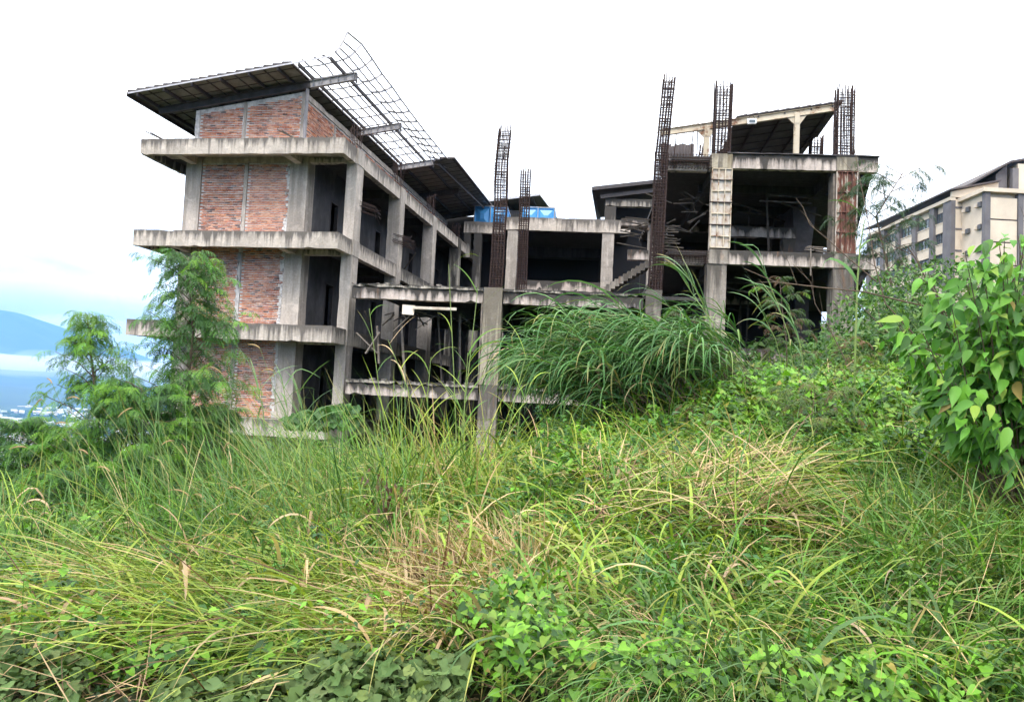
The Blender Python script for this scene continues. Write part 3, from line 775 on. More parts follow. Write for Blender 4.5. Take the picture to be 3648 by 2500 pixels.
# ------------------------------------------------------------------ right tower
B4 = Thing('unfinished_concrete_tower', 'tall bare concrete frame on the right with rusty column formwork and upright rebar cages', 'building', (7.6, 29.5, 0.0), YR)
for i, z in enumerate((9.55, 5.97, 2.38)):
    for (a, b_) in ((5.40, 9.13), (9.90, 10.62)):
        m = MB(); m.rough(a, b_, 29.5, 29.8, z-(.54 if a < 9 else .56), z-.012, j=.016, step=.2); B4.part('front_beam', m, M_TOWER)
    for (a, b_) in ((4.64, 5.395), (9.135, 9.895)):
        m = MB(); m.rough(a, b_, 29.46, 30.1, z-.55, z, j=.014, step=.2); B4.part('beam_joint', m, M_OCHRE if i == 0 else M_TCOL)
    m = MB(); m.hexa([(3.2,29.81,z-.17),(10.6,29.81,z-.17),(14.9,45,z-.17),(3.2,45,z-.17),(3.2,29.81,z-.02),(10.6,29.81,z-.02),(14.9,45,z-.02),(3.2,45,z-.02)]); B4.part('floor_slab', m, M_SHADE)
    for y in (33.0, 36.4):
        B4.boxp('cross_beam', (4.7, 10.5, y, y+.3, z-.5, z-.175), M_SHADE, rough=.01)
    B4.boxp('cross_beam', (9.3, 9.65, 30.12, 39.9, z-.58, z-.175), M_SHADE, rough=.01)
    B4.boxp('cross_beam', (4.85, 5.2, 30.12, 39.9, z-.58, z-.175), M_SHADE, rough=.01)
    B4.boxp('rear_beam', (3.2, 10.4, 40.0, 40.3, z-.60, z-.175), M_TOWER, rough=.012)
    # wedge of the cantilever bracket at the right
    m = MB(); m.hexa([(9.92,29.85,z-1.25),(10.0,29.85,z-1.25),(10.0,33,z-1.25),(9.92,33,z-1.25),(9.92,29.85,z-.58),(10.55,29.85,z-.58),(10.55,33,z-.58),(9.92,33,z-.58)]); B4.part('bracket', m, M_SHADE)
m = MB(); m.rough(5.2, 10.65, 29.42, 29.78, 9.552, 9.60, j=.015, step=.2); B4.part('roof_edge_strip', m, M_DSTEEL)
for (z0, z1) in ((-2.5, 1.82), (2.38, 5.42)):
    for (a, b_) in ((4.60, 5.32), (9.10, 9.86)):
        m = MB(); m.rough(a, b_, 29.5, 30.15, z0, z1, j=.015, step=.35); c1_ = B4.part('column', m, M_TCOL)
        for q in range(3):                            # board marks on the cast faces
            x = a + .14 + q*.22; m = MB(); m.box(x, x+.008, 29.494, 29.51, z0+.05, z1-.05); B4.part('board_joint', m, M_TCOL, c1_)
def formwork(x0, x1, z0, z1, m_face, rows, label):
    m = MB(); m.rough(x0+.03, x1-.03, 29.54, 30.12, z0, z1, j=.006); fr = B4.part('formwork', m, m_face, label=label)
    nc = 3 if m_face is M_FWHITE else 4; dw = (x1-x0)/nc; dh = (z1-z0)/rows
    for r_ in range(rows):
        for c in range(nc):
            a, b_ = x0+c*dw+.02, x0+(c+1)*dw-.02
            m = MB(); m.rough(a, b_, 29.515, 29.535, z0+r_*dh+.015, z0+(r_+1)*dh-.015, j=.004, step=.2); B4.part('panel', m, m_face, fr)
    for c in range(nc+1):
        x = x0+c*dw; m = MB(); m.rough(x-.018, x+.018, 29.46, 29.53, z0, z1, j=.003); B4.part('rib', m, M_CREAM if m_face is M_FWHITE else (M_FRUST if 0 < c < nc else M_FWHITE), fr)
    for r_ in range(rows+1):
        z = z0+r_*dh; big = m_face is M_FWHITE and r_ in (2, 4, rows-1)
        m = MB(); m.rough(x0-(.06 if big else 0), x1+(.05 if big else 0), 29.44 if big else 29.455, 29.53, z-.018, z+.018, j=.004); B4.part('rib', m, M_RUST if big else (M_CREAM if m_face is M_FWHITE else M_FRUST), fr)
formwork(4.68, 5.39, 6.03, 8.98, M_FWHITE, 7, 'column shutter of white rusty steel panels')
formwork(9.16, 9.89, 5.99, 8.98, M_FRUST, 4, 'column shutter of peeling brown rusty panels')
m = MB(); m.rough(9.07, 9.15, 29.6, 30.2, 6.0, 8.95, j=.01); B4.part('shutter_side', m, M_WOOD)
for (x, y) in ((10.45, 40.0), (3.3, 40.0), (9.3, 35.2), (5.0, 35.2)):
    for (z0, z1) in ((-2, 1.8), (2.38, 5.38), (5.97, 8.95)):
        if x in (10.45,) or z0 < 3 or y > 36: B4.boxp('column', (x, x+.6, y+.02, y+.6, z0, z1-.0), M_COL if y > 36 else M_SHADE, rough=.01)
m = MB(); m.hexa([(9.1,34.5,5.97),(9.6,34.5,5.97),(9.6,36,5.97),(9.1,36,5.97),(8.9,34.5,8.95),(9.9,34.5,8.95),(9.9,36,8.95),(8.9,36,8.95)]); B4.part('shutter_stack', m, M_DSTEEL)
B4.boxp('rear_shade_wall', (3.3, 13.25, 44.7, 44.9, -1, 9.37), M_DARK, rough=0)  # dark wall added so the tower openings look unlit
B4.boxp('inner_frame_beam', (6.1, 8.95, 34.0, 34.35, 7.45, 7.9), M_TOWER, rough=.02)
B4.boxp('inner_frame_column', (8.4, 8.95, 34.02, 34.5, 5.97, 7.44), M_TOWER)
B4.boxp('inner_frame_column', (5.6, 6.09, 34.02, 34.5, 5.97, 7.9), M_TOWER)
B4.boxp('foundation_beam', (8.0, 10.8, 29.3, 29.9, 1.25, 1.79), M_TCOL)
for z in (5.9,):
    for k in range(5): junk(B4, 'loose_plank', (9.0+rnd.uniform(-1,0), 29.7, z+.16+.04*k), (9.0+rnd.uniform(-.2,.3), 29.9, z+.14+.05*k), .10, .03, M_WOOD)
junk(B4, 'loose_plank', (8.28, 29.44, 6.1), (8.30, 29.44, 5.1), .07, .03, M_WOOD)
# cages on the roof of the tower
cage(B4, [(5.01, 29.78, 9.55), (5.04, 29.78, 12.15)], .60, .50, .10, 6)
cage(B4, [(9.47, 29.78, 9.56), (9.46, 29.78, 12.05)], .58, .52, .10, 6)
cage(B4, [(9.8, 34.6, 9.56), (9.85, 34.6, 11.85)], .48, .40, .10, 5)
cage(B4, [(4.75, 33.3, 9.56), (4.9, 33.3, 10.95)], .30, .3, .11, 4)
# reinforcement of the unfinished beams in the left bay
for z in (9.5, 5.9):
    m = MB()
    for k in range(4):
        zz = z-.04-k*.13
        m.tube([(3.0, 29.45, zz), (3.8, 29.45, zz+rnd.gauss(0,.012)), (4.66, 29.45, zz)], .010, 4); m.tube([(3.0, 29.8, zz), (3.8, 29.8, zz+rnd.gauss(0,.012)), (4.66, 29.8, zz)], .010, 4)
    h = B4.part('beam_cage', m, M_RUST)
    for k in range(15):
        x = 3.05+k*.112; m = MB(); m.tube([(x,29.44,z),(x+rnd.gauss(0,.01),29.44,z-.47),(x,29.82,z-.47),(x,29.82,z),(x,29.44,z)], .0075, 4); B4.part('stirrup', m, M_RUST, h)
    B4.boxp('inner_beam', (3.0, 4.6, 30.2, 30.5, z-.42, z-.05), M_TOWER)
# props and sagging boards under the slabs of the tower and the terrace
for k in range(26):
    x = rnd.uniform(5.6, 9.6); y = rnd.uniform(31, 38); zf = rnd.choice((5.97, 2.38))
    if rnd.random() < .5: junk(B4, 'prop', (x, y, zf), (x+rnd.uniform(-.3,.3), y, zf+3.0), .07, .07, M_DWOOD)
    else: junk(B4, 'falsework', (x-1, y, zf+2.9-rnd.uniform(0,.5)), (x+1, y+rnd.uniform(-1,1), zf+2.9-rnd.uniform(0,.7)), .10, .05, M_DWOOD)
for k in range(12):
    x = rnd.uniform(-8, 2); y = rnd.uniform(30, 38); junk(B2, 'prop', (x, y, .57), (x+rnd.uniform(-.4,.4), y, 3.9), .07, .07, M_DWOOD)
for k in range(14):
    y = rnd.uniform(30.5, 50); z = rnd.choice(LV[1:4]); m = MB(); m.bar((-13.9, y, z+.02), (-12.6+rnd.uniform(-.3,.3), y+rnd.uniform(-.8,.8), z+rnd.uniform(.05,1.6)), .08, .03); B1.part('leaning_plank', m, M_DWOOD)
# dark timber and props inside the left bay
for k in range(20):
    x = rnd.uniform(3.1, 4.9); y = rnd.uniform(30.5, 34); z = rnd.uniform(6.4, 9.0)
    junk(B4, 'falsework', (x, y, z), (x+rnd.uniform(-1,1), y+rnd.uniform(-.5,.5), z+rnd.uniform(-.9,.5)), .06, .04, M_DWOOD)
for k in range(9):
    z = 6.0+k*.11; junk(B4, 'falsework', (2.9, 29.9+k*.03, z), (3.5+rnd.uniform(-.1,.3), 30.0, z+rnd.uniform(-.05,.05)), .12, .04, M_DWOOD)
# cream steel roof frame, torn dark roof
def tz(x): return 10.80 + .172*(x-2.85)
m = MB(); m.ibeam((2.85, 31, tz(2.85)), (9.55, 31, tz(9.55)), .24, .14, .014); rbm = B4.part('roof_beam', m, M_CREAM)
for x in (4.65, 8.07):
    m = MB(); m.box(x-.10, x+.10, 30.93, 30.945, 9.58, tz(x)-.13); m.box(x-.10, x+.10, 31.055, 31.07, 9.58, tz(x)-.13); m.box(x-.008, x+.008, 30.945, 31.055, 9.58, tz(x)-.13)
    ps = B4.part('roof_post', m, M_CREAM)
    for s_ in (-1, 1):
        m = MB(); m.hexa([(x+s_*.1,30.97,tz(x)-.45),(x+s_*.105,30.97,tz(x)-.45),(x+s_*.105,31.03,tz(x)-.45),(x+s_*.1,31.03,tz(x)-.45),(x+s_*.1,30.97,tz(x)-.14),(x+s_*.36,30.97,tz(x+s_*.36)-.14),(x+s_*.36,31.03,tz(x+s_*.36)-.14),(x+s_*.1,31.03,tz(x)-.14)]); B4.part('haunch', m, M_CREAM, ps)
    m = MB(); m.box(x-.09, x+.09, 30.915, 30.93, tz(x)-.42, tz(x)+.02); B4.part('end_plate', m, M_CREAM, ps)
k = 0; x = 5.75
while x < 9.45:
    for (ya, yb) in ((30.9, 34.5), (34.51, 38.6)):
        m = MB(); za, zb = tz(x)+.17, tz(x+.4)+.17
        dz = -.05*(yb-30.9); dz0 = -.05*(ya-30.9)
        m.hexa([(x,ya,za+dz0),(x+.41,ya,zb+dz0),(x+.41+.1,yb,zb+dz),(x+.1,yb,za+dz),(x,ya,za+.03+dz0),(x+.41,ya,zb+.07+dz0),(x+.51,yb,zb+.07+dz),(x+.1,yb,za+.03+dz)]); B4.part('roof_sheet', m, M_ROOF)
    x += .4
m = MB(); m.hexa([(5.8,30.95,tz(5.8)+.155),(9.5,30.95,tz(9.5)+.155),(9.6,38.5,tz(9.5)-.225),(5.9,38.5,tz(5.8)-.225),(5.8,30.95,tz(5.8)+.163),(9.5,30.95,tz(9.5)+.163),(9.6,38.5,tz(9.5)-.217),(5.9,38.5,tz(5.8)-.217)]); B4.part('roof_lining', m, M_ROOFD)
for k in range(9):
    y = 31.4+k*.85; m = MB(); m.bar((5.8,y,tz(5.8)+.13-.05*(y-30.9)),(9.75,y,tz(9.75)+.13-.05*(y-30.9)), .045, .03); B4.part('batten', m, M_DSTEEL)
for x in (6.6, 7.6, 8.6, 9.4):
    m = MB(); m.bar((x,30.95,tz(x)+.10),(x+.15,38.6,tz(x)+.10-.38), .06, .10); B4.part('purlin', m, M_DSTEEL)
for x in (3.45, 4.1, 4.35, 4.85):
    m = MB(); m.bar((x,30.98,tz(x)+.12),(x+.05,31.6,tz(x)+.35), .05, .05); m.bar((x,31.3,9.9),(x+rnd.uniform(-.1,.1),31.3,tz(x)+.3), .035, .035); B4.part('purlin_stub', m, M_RUST)
m = MB()                                              # fallen corrugated sheet
for k in range(22):
    x = 3.05+k*.062; d_ = .03 if k % 2 else 0; top = 11.02+.03*math.sin(k)+(-.12 if k in (7,8) else 0)
    m.hexa([(x,32.6+d_,9.56),(x+.064,32.63-d_,9.56),(x+.064,32.66-d_,9.56),(x,32.63+d_,9.56),(x+.02,32.9+d_,top),(x+.084,32.93-d_,top),(x+.084,32.96-d_,top),(x+.02,32.93+d_,top)])
B4.part('fallen_roof_sheet', m, M_ROOF)
fl = Thing('floodlight', 'small white box floodlight hanging on the cream steel roof beam of the tower', 'lamp', (6.35, 30.85, tz(6.3)-.20), YR)
m = MB(); m.hexa([(6.17,30.80,tz(6.3)-.22),(6.50,30.80,tz(6.3)-.20),(6.50,30.92,tz(6.3)-.20),(6.17,30.92,tz(6.3)-.22),(6.15,30.84,tz(6.3)+.0),(6.50,30.84,tz(6.3)+.01),(6.50,30.92,tz(6.3)+.01),(6.15,30.92,tz(6.3)+.0)]); fl.part('housing', m, M_WHITE)
m = MB(); m.tube([(6.20,30.9,tz(6.3)+.0),(6.25,30.9,tz(6.3)+.11),(6.38,30.9,tz(6.3)+.14),(6.46,30.9,tz(6.3)+.01)], .012, 5); fl.part('handle', m, M_DSTEEL)
m = MB(); m.box(6.22, 6.45, 30.79, 30.80, tz(6.3)-.17, tz(6.3)-.06); fl.part('lens', m, M_GLASS)
# ------------------------------------------------------------------ far apartment block on the hill
YB = 1.0
B5 = Thing('beige_apartment_block', 'distant beige apartment block with grey pilasters standing on the hill at the right', 'building', (64, 118, 20), YB)
def fB(px, py, ax, v):                               # a point of the picture in this plan, on the plane coordinate[ax] = v
    q = ray(px, py); a = math.radians(YB)
    l = np.array([q[0]*math.cos(a)+q[1]*math.sin(a), -q[0]*math.sin(a)+q[1]*math.cos(a), q[2]])
    return l*(v/l[ax])
c7 = lambda x, y: ((2950+x/1.9914)/1.5697, (500+y/1.9914)/1.5697)
P0 = fB(*c7(890, 412), 1, 118.0)                     # head of the corner pilaster
XC, ZT = P0[0], P0[2]
ST = 3.3
ZB = ZT - 6*ST
LEN = 27.0
m = MB(); m.box(XC+.35, XC+26, 118.5, 118+LEN, ZB, ZT-.05); B5.part('wall', m, M_BEIGE)
# long side: pilasters, bands and windows facing -X
npil = 6
ys = [118.0 + LEN*k/(npil-1) for k in range(npil)]
bay = LEN/(npil-1)
for k, y in enumerate(ys):
    m = MB(); m.box(XC-.35, XC+.34, y-(.0 if k == 0 else .55), y+(2.2 if k == 0 else .65), ZB, ZT-.3); B5.part('pilaster', m, M_GREYP)
for k in range(npil-1):
    for f_ in range(5):
        z0 = ZT - 1.2 - (f_+1)*ST + 1.35
        ya, yb = ys[k]+(2.25 if k == 0 else .7), ys[k+1]-.6
        m = MB(); m.box(XC-.02, XC+.34, ya, yb, z0-1.50, z0); pn = B5.part('spandrel', m, M_BEIGE)
        m = MB(); m.box(XC-.10, XC-.03, ya, yb, z0-.02, z0+.10); B5.part('sill', m, M_BEIGE, pn)
        nw = 4
        wy = (yb-ya)/nw
        m = MB()
        for j in range(nw):
            a0 = ya+j*wy
            m.box(XC+.16, XC+.22, a0+.04, a0+.10, z0+.1, z0+1.75); m.box(XC+.16, XC+.22, a0+wy-.10, a0+wy-.04, z0+.1, z0+1.75)
        m.box(XC+.16, XC+.22, ya, yb, z0+1.62, z0+1.75); m.box(XC+.165, XC+.215, ya, yb, z0+.9, z0+.96)
        wn = B5.part('window', m, M_WFRAME)
        m = MB(); m.box(XC+.24, XC+.26, ya+.05, yb-.05, z0+.1, z0+1.7); B5.part('pane', m, M_GLASS, wn)
        m = MB(); m.box(XC+.262, XC+.34, ya, yb, z0+.1, z0+1.7); B5.part('curtain', m, M_PLAS, wn)
m = MB(); m.box(XC-.5, XC+.34, 118, 118+LEN, ZT-.28, ZT+.25); B5.part('cornice', m, M_BEIGE)
# gable side towards us: narrow front, recess, projecting bay
YF = 112.0
XL_ = 68.9; XR_ = XL_+34
m = MB(); m.box(XC+.345, XC+1.3, 118.0, 118.45, ZB, ZT-.1); B5.part('end_wall', m, M_BEIGE)
for f_ in range(6):
    m = MB(); m.box(XC+.345, XC+1.3, 117.9, 117.99, ZT-1.5-f_*ST, ZT-1.25-f_*ST); B5.part('floor_band', m, M_GREYP)
m = MB(); m.box(XL_+.3, XR_, YF+.5, 118, ZB, ZT-.4); B5.part('wall', m, M_BEIGE)
px_ = [XL_, XL_+4.85, XL_+9.9, XL_+15]
for x in px_:
    m = MB(); m.box(x, x+.78, YF-.3, YF+.49, ZB, ZT-.6); B5.part('pilaster', m, M_GREYP)
for k in range(3):
    for f_ in range(6):
        z0 = ZT-1.2-(f_+1)*ST
        m = MB(); m.box(px_[k]+.85, px_[k+1]-.07, YF-.1, YF+.49, z0+.12, z0+ST-.10); B5.part('panel', m, M_BEIGE)
        m = MB(); m.box(px_[k]+.8, px_[k+1]-.02, YF+.1, YF+.49, z0-.09, z0+.11); B5.part('floor_band', m, M_GREYP)
m = MB(); m.box(XL_-.4, XR_, YF-.6, YF+.48, ZT-.59, ZT+.0); B5.part('cornice', m, M_BEIGE)
m = MB(); m.box(XL_-.4, XL_+.29, YF+.49, 118, ZT-.59, ZT+.0); B5.part('cornice', m, M_BEIGE)
for f_ in range(5):
    for y in (113.6, 116.6):
        z = ZT-2.4-f_*ST
        m = MB(); m.box(XL_-.25, XL_+.28, y, y+.55, z, z+.45); B5.part('air_conditioner', m, M_BEIGE)
        m = MB(); m.box(XL_-.05, XL_+.27, y-.9, y-.1, z-.05, z+.65); B5.part('opening', m, M_WFRAME)
# roofs
def F3(px, py, Y): return fB(*c7(px, py), 1, Y)
D_, E_ = F3(868, 352, 117.2), F3(1230, 288, 117.2)
def roofq(a, b_, y1, th=.22, over=0):
    a = Vector(a); b_ = Vector(b_); return slabquad(B5, 'roof', [a, b_, (b_.x, y1, b_.z), (a.x, y1, a.z)], th, M_ROOF)
roofq(D_, E_, 146)
m = MB(); m.hexa([(D_[0]+.6,117.9,ZT+.2),(E_[0],117.9,ZT+.2),(E_[0],118.3,ZT+.2),(D_[0]+.6,118.3,ZT+.2),(D_[0]+.6,117.9,D_[2]-.02),(E_[0],117.9,E_[2]-.02),(E_[0],118.3,E_[2]-.02),(D_[0]+.6,118.3,D_[2]-.02)]); B5.part('gable_wall', m, M_BEIGE)
A_, B__, C_ = F3(1015, 316, 119), F3(1300, 156, 119), F3(1420, 130, 119)
roofq(A_, B__, 140, .3); roofq(B__+np.array([.01,0,0]), C_+np.array([6,0,1.2]), 140, .3)
x0_ = F3(1190, 300, 120)[0]
m = MB(); m.hexa([(x0_,120,ZT),(B__[0],120,ZT),(B__[0],132,ZT),(x0_,132,ZT),(x0_,120,A_[2]+(B__[2]-A_[2])*.55),(B__[0],120,B__[2]-.05),(B__[0],132,B__[2]-.05),(x0_,132,A_[2]+(B__[2]-A_[2])*.55)]); B5.part('stair_tower', m, M_GREYP)
x1_ = F3(1352, 300, 119)[0]
m = MB(); m.box(x1_, x1_+8, 119.2, 132, ZT, B__[2]-.1); B5.part('stair_tower', m, M_BEIGE)
m = MB(); m.box(x1_-1.0, x1_-.05, 118.9, 119.6, ZT, B__[2]-.9); B5.part('pilaster', m, M_GREYP)
m = MB(); m.box(x0_+.3, x1_-1.3, 119.85, 119.99, ZT+.3, ZT+1.9); B5.part('stair_window', m, M_WHITE)

# ------------------------------------------------------------------ valley town, mountain
def fastmesh(name, V, F, C=None, mat_=None, smooth=False, parent=None):
    V = np.asarray(V, dtype=np.float32).reshape(-1, 3); F = np.asarray(F, dtype=np.int32); k = F.shape[1]
    me = bpy.data.meshes.new(name)
    me.vertices.add(len(V)); me.vertices.foreach_set('co', V.ravel())
    me.loops.add(F.size); me.loops.foreach_set('vertex_index', F.ravel())
    me.polygons.add(len(F)); me.polygons.foreach_set('loop_start', np.arange(0, F.size, k, dtype=np.int32))
    me.polygons.foreach_set('loop_total', np.full(len(F), k, dtype=np.int32))
    if smooth: me.polygons.foreach_set('use_smooth', np.ones(len(F), dtype=bool))
    me.update(calc_edges=True)
    if C is not None:
        ca = me.color_attributes.new('Col', 'FLOAT_COLOR', 'POINT')
        C4 = np.concatenate([np.asarray(C, dtype=np.float32).reshape(-1, 3), np.ones((len(V), 1), np.float32)], 1)
        ca.data.foreach_set('color', C4.ravel())
    if mat_: me.materials.append(mat_)
    return link(name, me, parent)
BOXF = np.array([(0,3,2,1),(4,5,6,7),(0,1,5,4),(1,2,6,5),(2,3,7,6),(3,0,4,7)])
def boxes(cx, cy, cz, sx, sy, sz, rot):
    n = len(cx); k = np.array([(-1,-1,0),(1,-1,0),(1,1,0),(-1,1,0),(-1,-1,1),(1,-1,1),(1,1,1),(-1,1,1)], float)
    P = k[None]*np.stack([sx/2, sy/2, sz], 1)[:, None]
    c, s = np.cos(rot)[:, None], np.sin(rot)[:, None]
    X = P[..., 0]*c - P[..., 1]*s + cx[:, None]; Y = P[..., 0]*s + P[..., 1]*c + cy[:, None]; Z = P[..., 2] + cz[:, None]
    return np.stack([X, Y, Z], -1).reshape(-1, 3), (BOXF[None] + 8*np.arange(n)[:, None, None]).reshape(-1, 4)
n = 5200
yy = 2600*np.exp(rng.uniform(0, 1.9, n)); aa = rng.uniform(-.75, -.28, n); keep = (np.sin(aa*37+yy*.0011)+np.sin(yy*.004+aa*9)+rng.normal(0,.6,n)) > .2
yy, aa = yy[keep], aa[keep]; n = len(yy)
V, F = boxes(aa*yy, yy, np.full(n, -362.), rng.uniform(12,45,n)*(1+yy/9000), rng.uniform(12,30,n), rng.uniform(8,20,n)*(1+yy/9000), rng.uniform(0,3,n))
C = np.repeat(rng.uniform(.45,.85,(n,1))*np.array([[1,.97,.93]])*rng.uniform(.85,1.05,(n,3)), 8, 0)
tag(fastmesh('valley_town', V, F, C, attrmat('town_walls', .8)), 'scattered pale town houses on the valley floor', kind='stuff')
n = 5000                                            # dark treetops between the houses
yy = 2200*np.exp(rng.uniform(0, 1.6, n)); aa = rng.uniform(-.78, -.28, n)
V, F = boxes(aa*yy, yy, np.full(n, -362.), rng.uniform(20,80,n), rng.uniform(20,60,n), rng.uniform(6,16,n), rng.uniform(0,3,n))
C = np.repeat(np.array([[.025,.06,.03]])*rng.uniform(.6,1.6,(n,1)), 8, 0)
tag(fastmesh('valley_trees', V, F, C, attrmat('valley_tree_tops', 1)), 'dark tree cover between the houses of the valley', kind='stuff')
HL = ['long white house in the valley, leftmost of the near row','tall white house in the middle of the near valley row','low white house at the right of the near valley row','white hall standing alone above the near valley row','large pale block at the far left edge of the town']
for i, (px, py, Y, sx, sz) in enumerate(((12,957,2300,50,14),(46,957,2300,16,20),(86,958,2300,42,11),(62,931,2900,50,16),(5,886,5200,90,44))):
    p = at(px, py, Y); h = Thing('valley_house', HL[i], 'house', (p[0], Y, -361), 0, 'white houses in the valley')
    m = MB(); m.box(p[0]-sx/2, p[0]+sx/2, Y, Y+18, -361, -345+sz); h.part('wall', m, M_WHITE)
    m = MB(); m.box(p[0]-sx/2-2, p[0]+sx/2+2, Y-1.5, Y+20, -344.9+sz, -343+sz); h.part('roof', m, M_STEEL)
    m = MB()
    for k in range(int(sx/8)): m.box(p[0]-sx/2+2+k*8, p[0]-sx/2+6+k*8, Y-.3, Y-.05, -352+sz, -348.5+sz)
    h.part('window', m, M_WFRAME)
def mountain():
    n1, n2 = 90, 60
    c = at(-60, 700, 24000)
    V = []; prof = [(0, 2050), (1200, 1950), (2600, 1500), (5200, 700), (8500, 180), (12500, -150), (19000, -362)]
    rr = np.linspace(0, 19000, n2); zz = np.interp(rr, [p[0] for p in prof], [p[1] for p in prof])
    th = np.linspace(0, 2*np.pi, n1, endpoint=False)
    R_, T_ = np.meshgrid(rr, th, indexing='ij')
    ridge = (np.sin(T_*17+R_*.0006)+.6*np.sin(T_*31-R_*.0009)+.4*np.sin(T_*53))*np.clip(R_/4000, 0, 1)*np.clip((19000-R_)/9000, 0, 1)
    Z = np.repeat(zz[:, None], n1, 1) + ridge*55
    V = np.stack([c[0]+R_*np.sin(T_), 24000+R_*np.cos(T_), Z], -1).reshape(-1, 3)
    F = []
    for i in range(n2-1):
        for k in range(n1):
            k2 = (k+1) % n1; F.append((i*n1+k, i*n1+k2, (i+1)*n1+k2, (i+1)*n1+k))
    m_ = patch('mountain_forest', [(.3,(.015,.04,.03)), (.7,(.04,.075,.045))], .0006, 1.0)
    tag(fastmesh('mountain', V, np.array(F)[:, ::-1], None, m_, True), 'broad blue mountain rising behind the valley', kind='structure')
mountain()
# ------------------------------------------------------------------ vegetation
G_MID = (.10,.22,.030); G_BLUE = (.10,.195,.058); G_YEL = (.28,.37,.05); G_DARK = (.035,.095,.020); G_STRAW = (.52,.38,.21); G_BRIGHT = (.17,.38,.030); G_BROWN = (.15,.075,.045); G_OLIVE = (.20,.28,.05)
def pick(cols, w_, n, var=.22):
    w_ = np.array(w_, float); w_ /= w_.sum()
    C = np.array(cols)[rng.choice(len(cols), n, p=w_)]
    return np.clip(C*rng.uniform(1-var, 1+var, (n, 1))*rng.uniform(.93, 1.07, (n, 3)), 0, 1)
def ribbons(B, az, el, bend, ln, wd, col, K=6, tip=None, power=1.3, roll=None, fold=0.0, twist=0.0, kink=.16):
    """curved blades; az = heading, el = first rise angle, bend = how far it has turned down at the tip"""
    n = len(B); s = np.linspace(0, 1, K+1)
    ang = el[:, None] - bend[:, None]*(s[None]**power)
    kn = rng.uniform(0, 1, n) < kink; ks = rng.uniform(.3, .8, n)
    ang = ang - (kn*rng.uniform(.5, 1.9, n))[:, None]*(s[None] > ks[:, None])
    a = az[:, None] + twist*(s[None]-.0)*rng.normal(0, 1, (n, 1))
    d = np.stack([np.cos(ang)*np.sin(a), np.cos(ang)*np.cos(a), np.sin(ang)], -1)
    st = (ln/K)[:, None, None]
    P = B[:, None] + np.concatenate([np.zeros((n,1,3)), np.cumsum((d[:, :-1]+d[:, 1:])/2*st, 1)], 1)
    side = np.stack([np.cos(a), -np.sin(a), np.zeros_like(a)], -1)
    nor = np.cross(side, d)
    if roll is None: roll = rng.normal(0, .5, n)
    r_ = roll[:, None, None]
    sd = side*np.cos(r_) + nor*np.sin(r_)
    pr = np.minimum(1, .45+3*s)*np.sqrt(np.clip(1-s**2.2, 0.0004, 1))
    W2 = wd[:, None, None]*pr[None, :, None]/2
    V = np.stack([P-sd*W2, P+sd*W2], 2)               # n, K+1, 2, 3
    idx = np.arange(n)[:, None, None]*(2*(K+1)) + 2*np.arange(K)[None, :, None]
    F = (idx + np.array([0, 1, 3, 2])[None, None]).reshape(-1, 4)
    C = np.repeat(np.repeat(col[:, None, None], K+1, 1), 2, 2)
    if tip is not None:
        f = (np.clip((s-.55)/.45, 0, 1)*1.0)[None, :, None, None]*tip[:, None, None, None]
        C = C*(1-f) + np.array([.42,.30,.12])*f
    return V.reshape(-1, 3), F, C.reshape(-1, 3)
class Bag:
    def __init__(s): s.V=[]; s.F=[]; s.C=[]; s.n=0
    def add(s, V, F, C):
        s.V.append(V); s.F.append(F+s.n); s.C.append(C); s.n += len(V)
    def make(s, name, mt, parent=None, smooth=False):
        return fastmesh(name, np.concatenate(s.V), np.concatenate(s.F), np.concatenate(s.C), mt, smooth, parent)
# leaf templates: (verts, triangles); x across, y towards the tip, z = face normal
T_HEART = (np.array([(0,.10,0),(-.36,-.03,.06),(-.46,.22,.10),(-.30,.62,.07),(0,1.05,-.10),(.30,.62,.07),(.46,.22,.10),(.36,-.03,.06),(0,.5,-.02)]),
           np.array([(0,8,1),(1,8,2),(2,8,3),(3,8,4),(4,8,5),(5,8,6),(6,8,7),(7,8,0)]))
T_OVAL = (np.array([(0,0,0),(-.24,.35,.05),(0,.5,-.02),(.24,.35,.05),(0,1.0,-.08)]), np.array([(0,2,1),(1,2,4),(0,3,2),(2,3,4)]))
_th = np.linspace(0, 2*np.pi, 14, endpoint=False)
_rr = .5*(1-.10*np.cos(5*_th))*np.where(np.abs(_th) < .1, .35, 1)
T_ROUND = (np.concatenate([[(0,.42,-.10)], np.stack([_rr*np.sin(_th), .45-_rr*np.cos(_th), .03+.06*np.sin(3*_th+.5)+.03*np.cos(5*_th)], 1)]),
           np.array([(0, 1+(k+1)%14, 1+k) for k in range(14)]))
def _big():
    s = np.array([0, .12, .3, .5, .7, .86, 1.0]); wv = np.array([.02, .15, .20, .18, .11, .038, 0.0])
    V = []
    for a, b_ in zip(s, wv):
        z = -.22*a*a
        V += [(-b_, a, z+.30*b_), (0, a, z), (b_, a, z+.30*b_)]
    F = []
    for k in range(6):
        q = 3*k; F += [(q, q+1, q+4), (q, q+4, q+3), (q+1, q+2, q+5), (q+1, q+5, q+4)]
    return np.array(V), np.array(F)
T_BIG = _big()
def frames(ax, nr):
    ax = ax/np.linalg.norm(ax, axis=1, keepdims=True)
    sd = np.cross(ax, nr); sd /= np.maximum(1e-6, np.linalg.norm(sd, axis=1, keepdims=True)); n2 = np.cross(sd, ax)
    return np.stack([sd, ax, n2], -1)                # columns
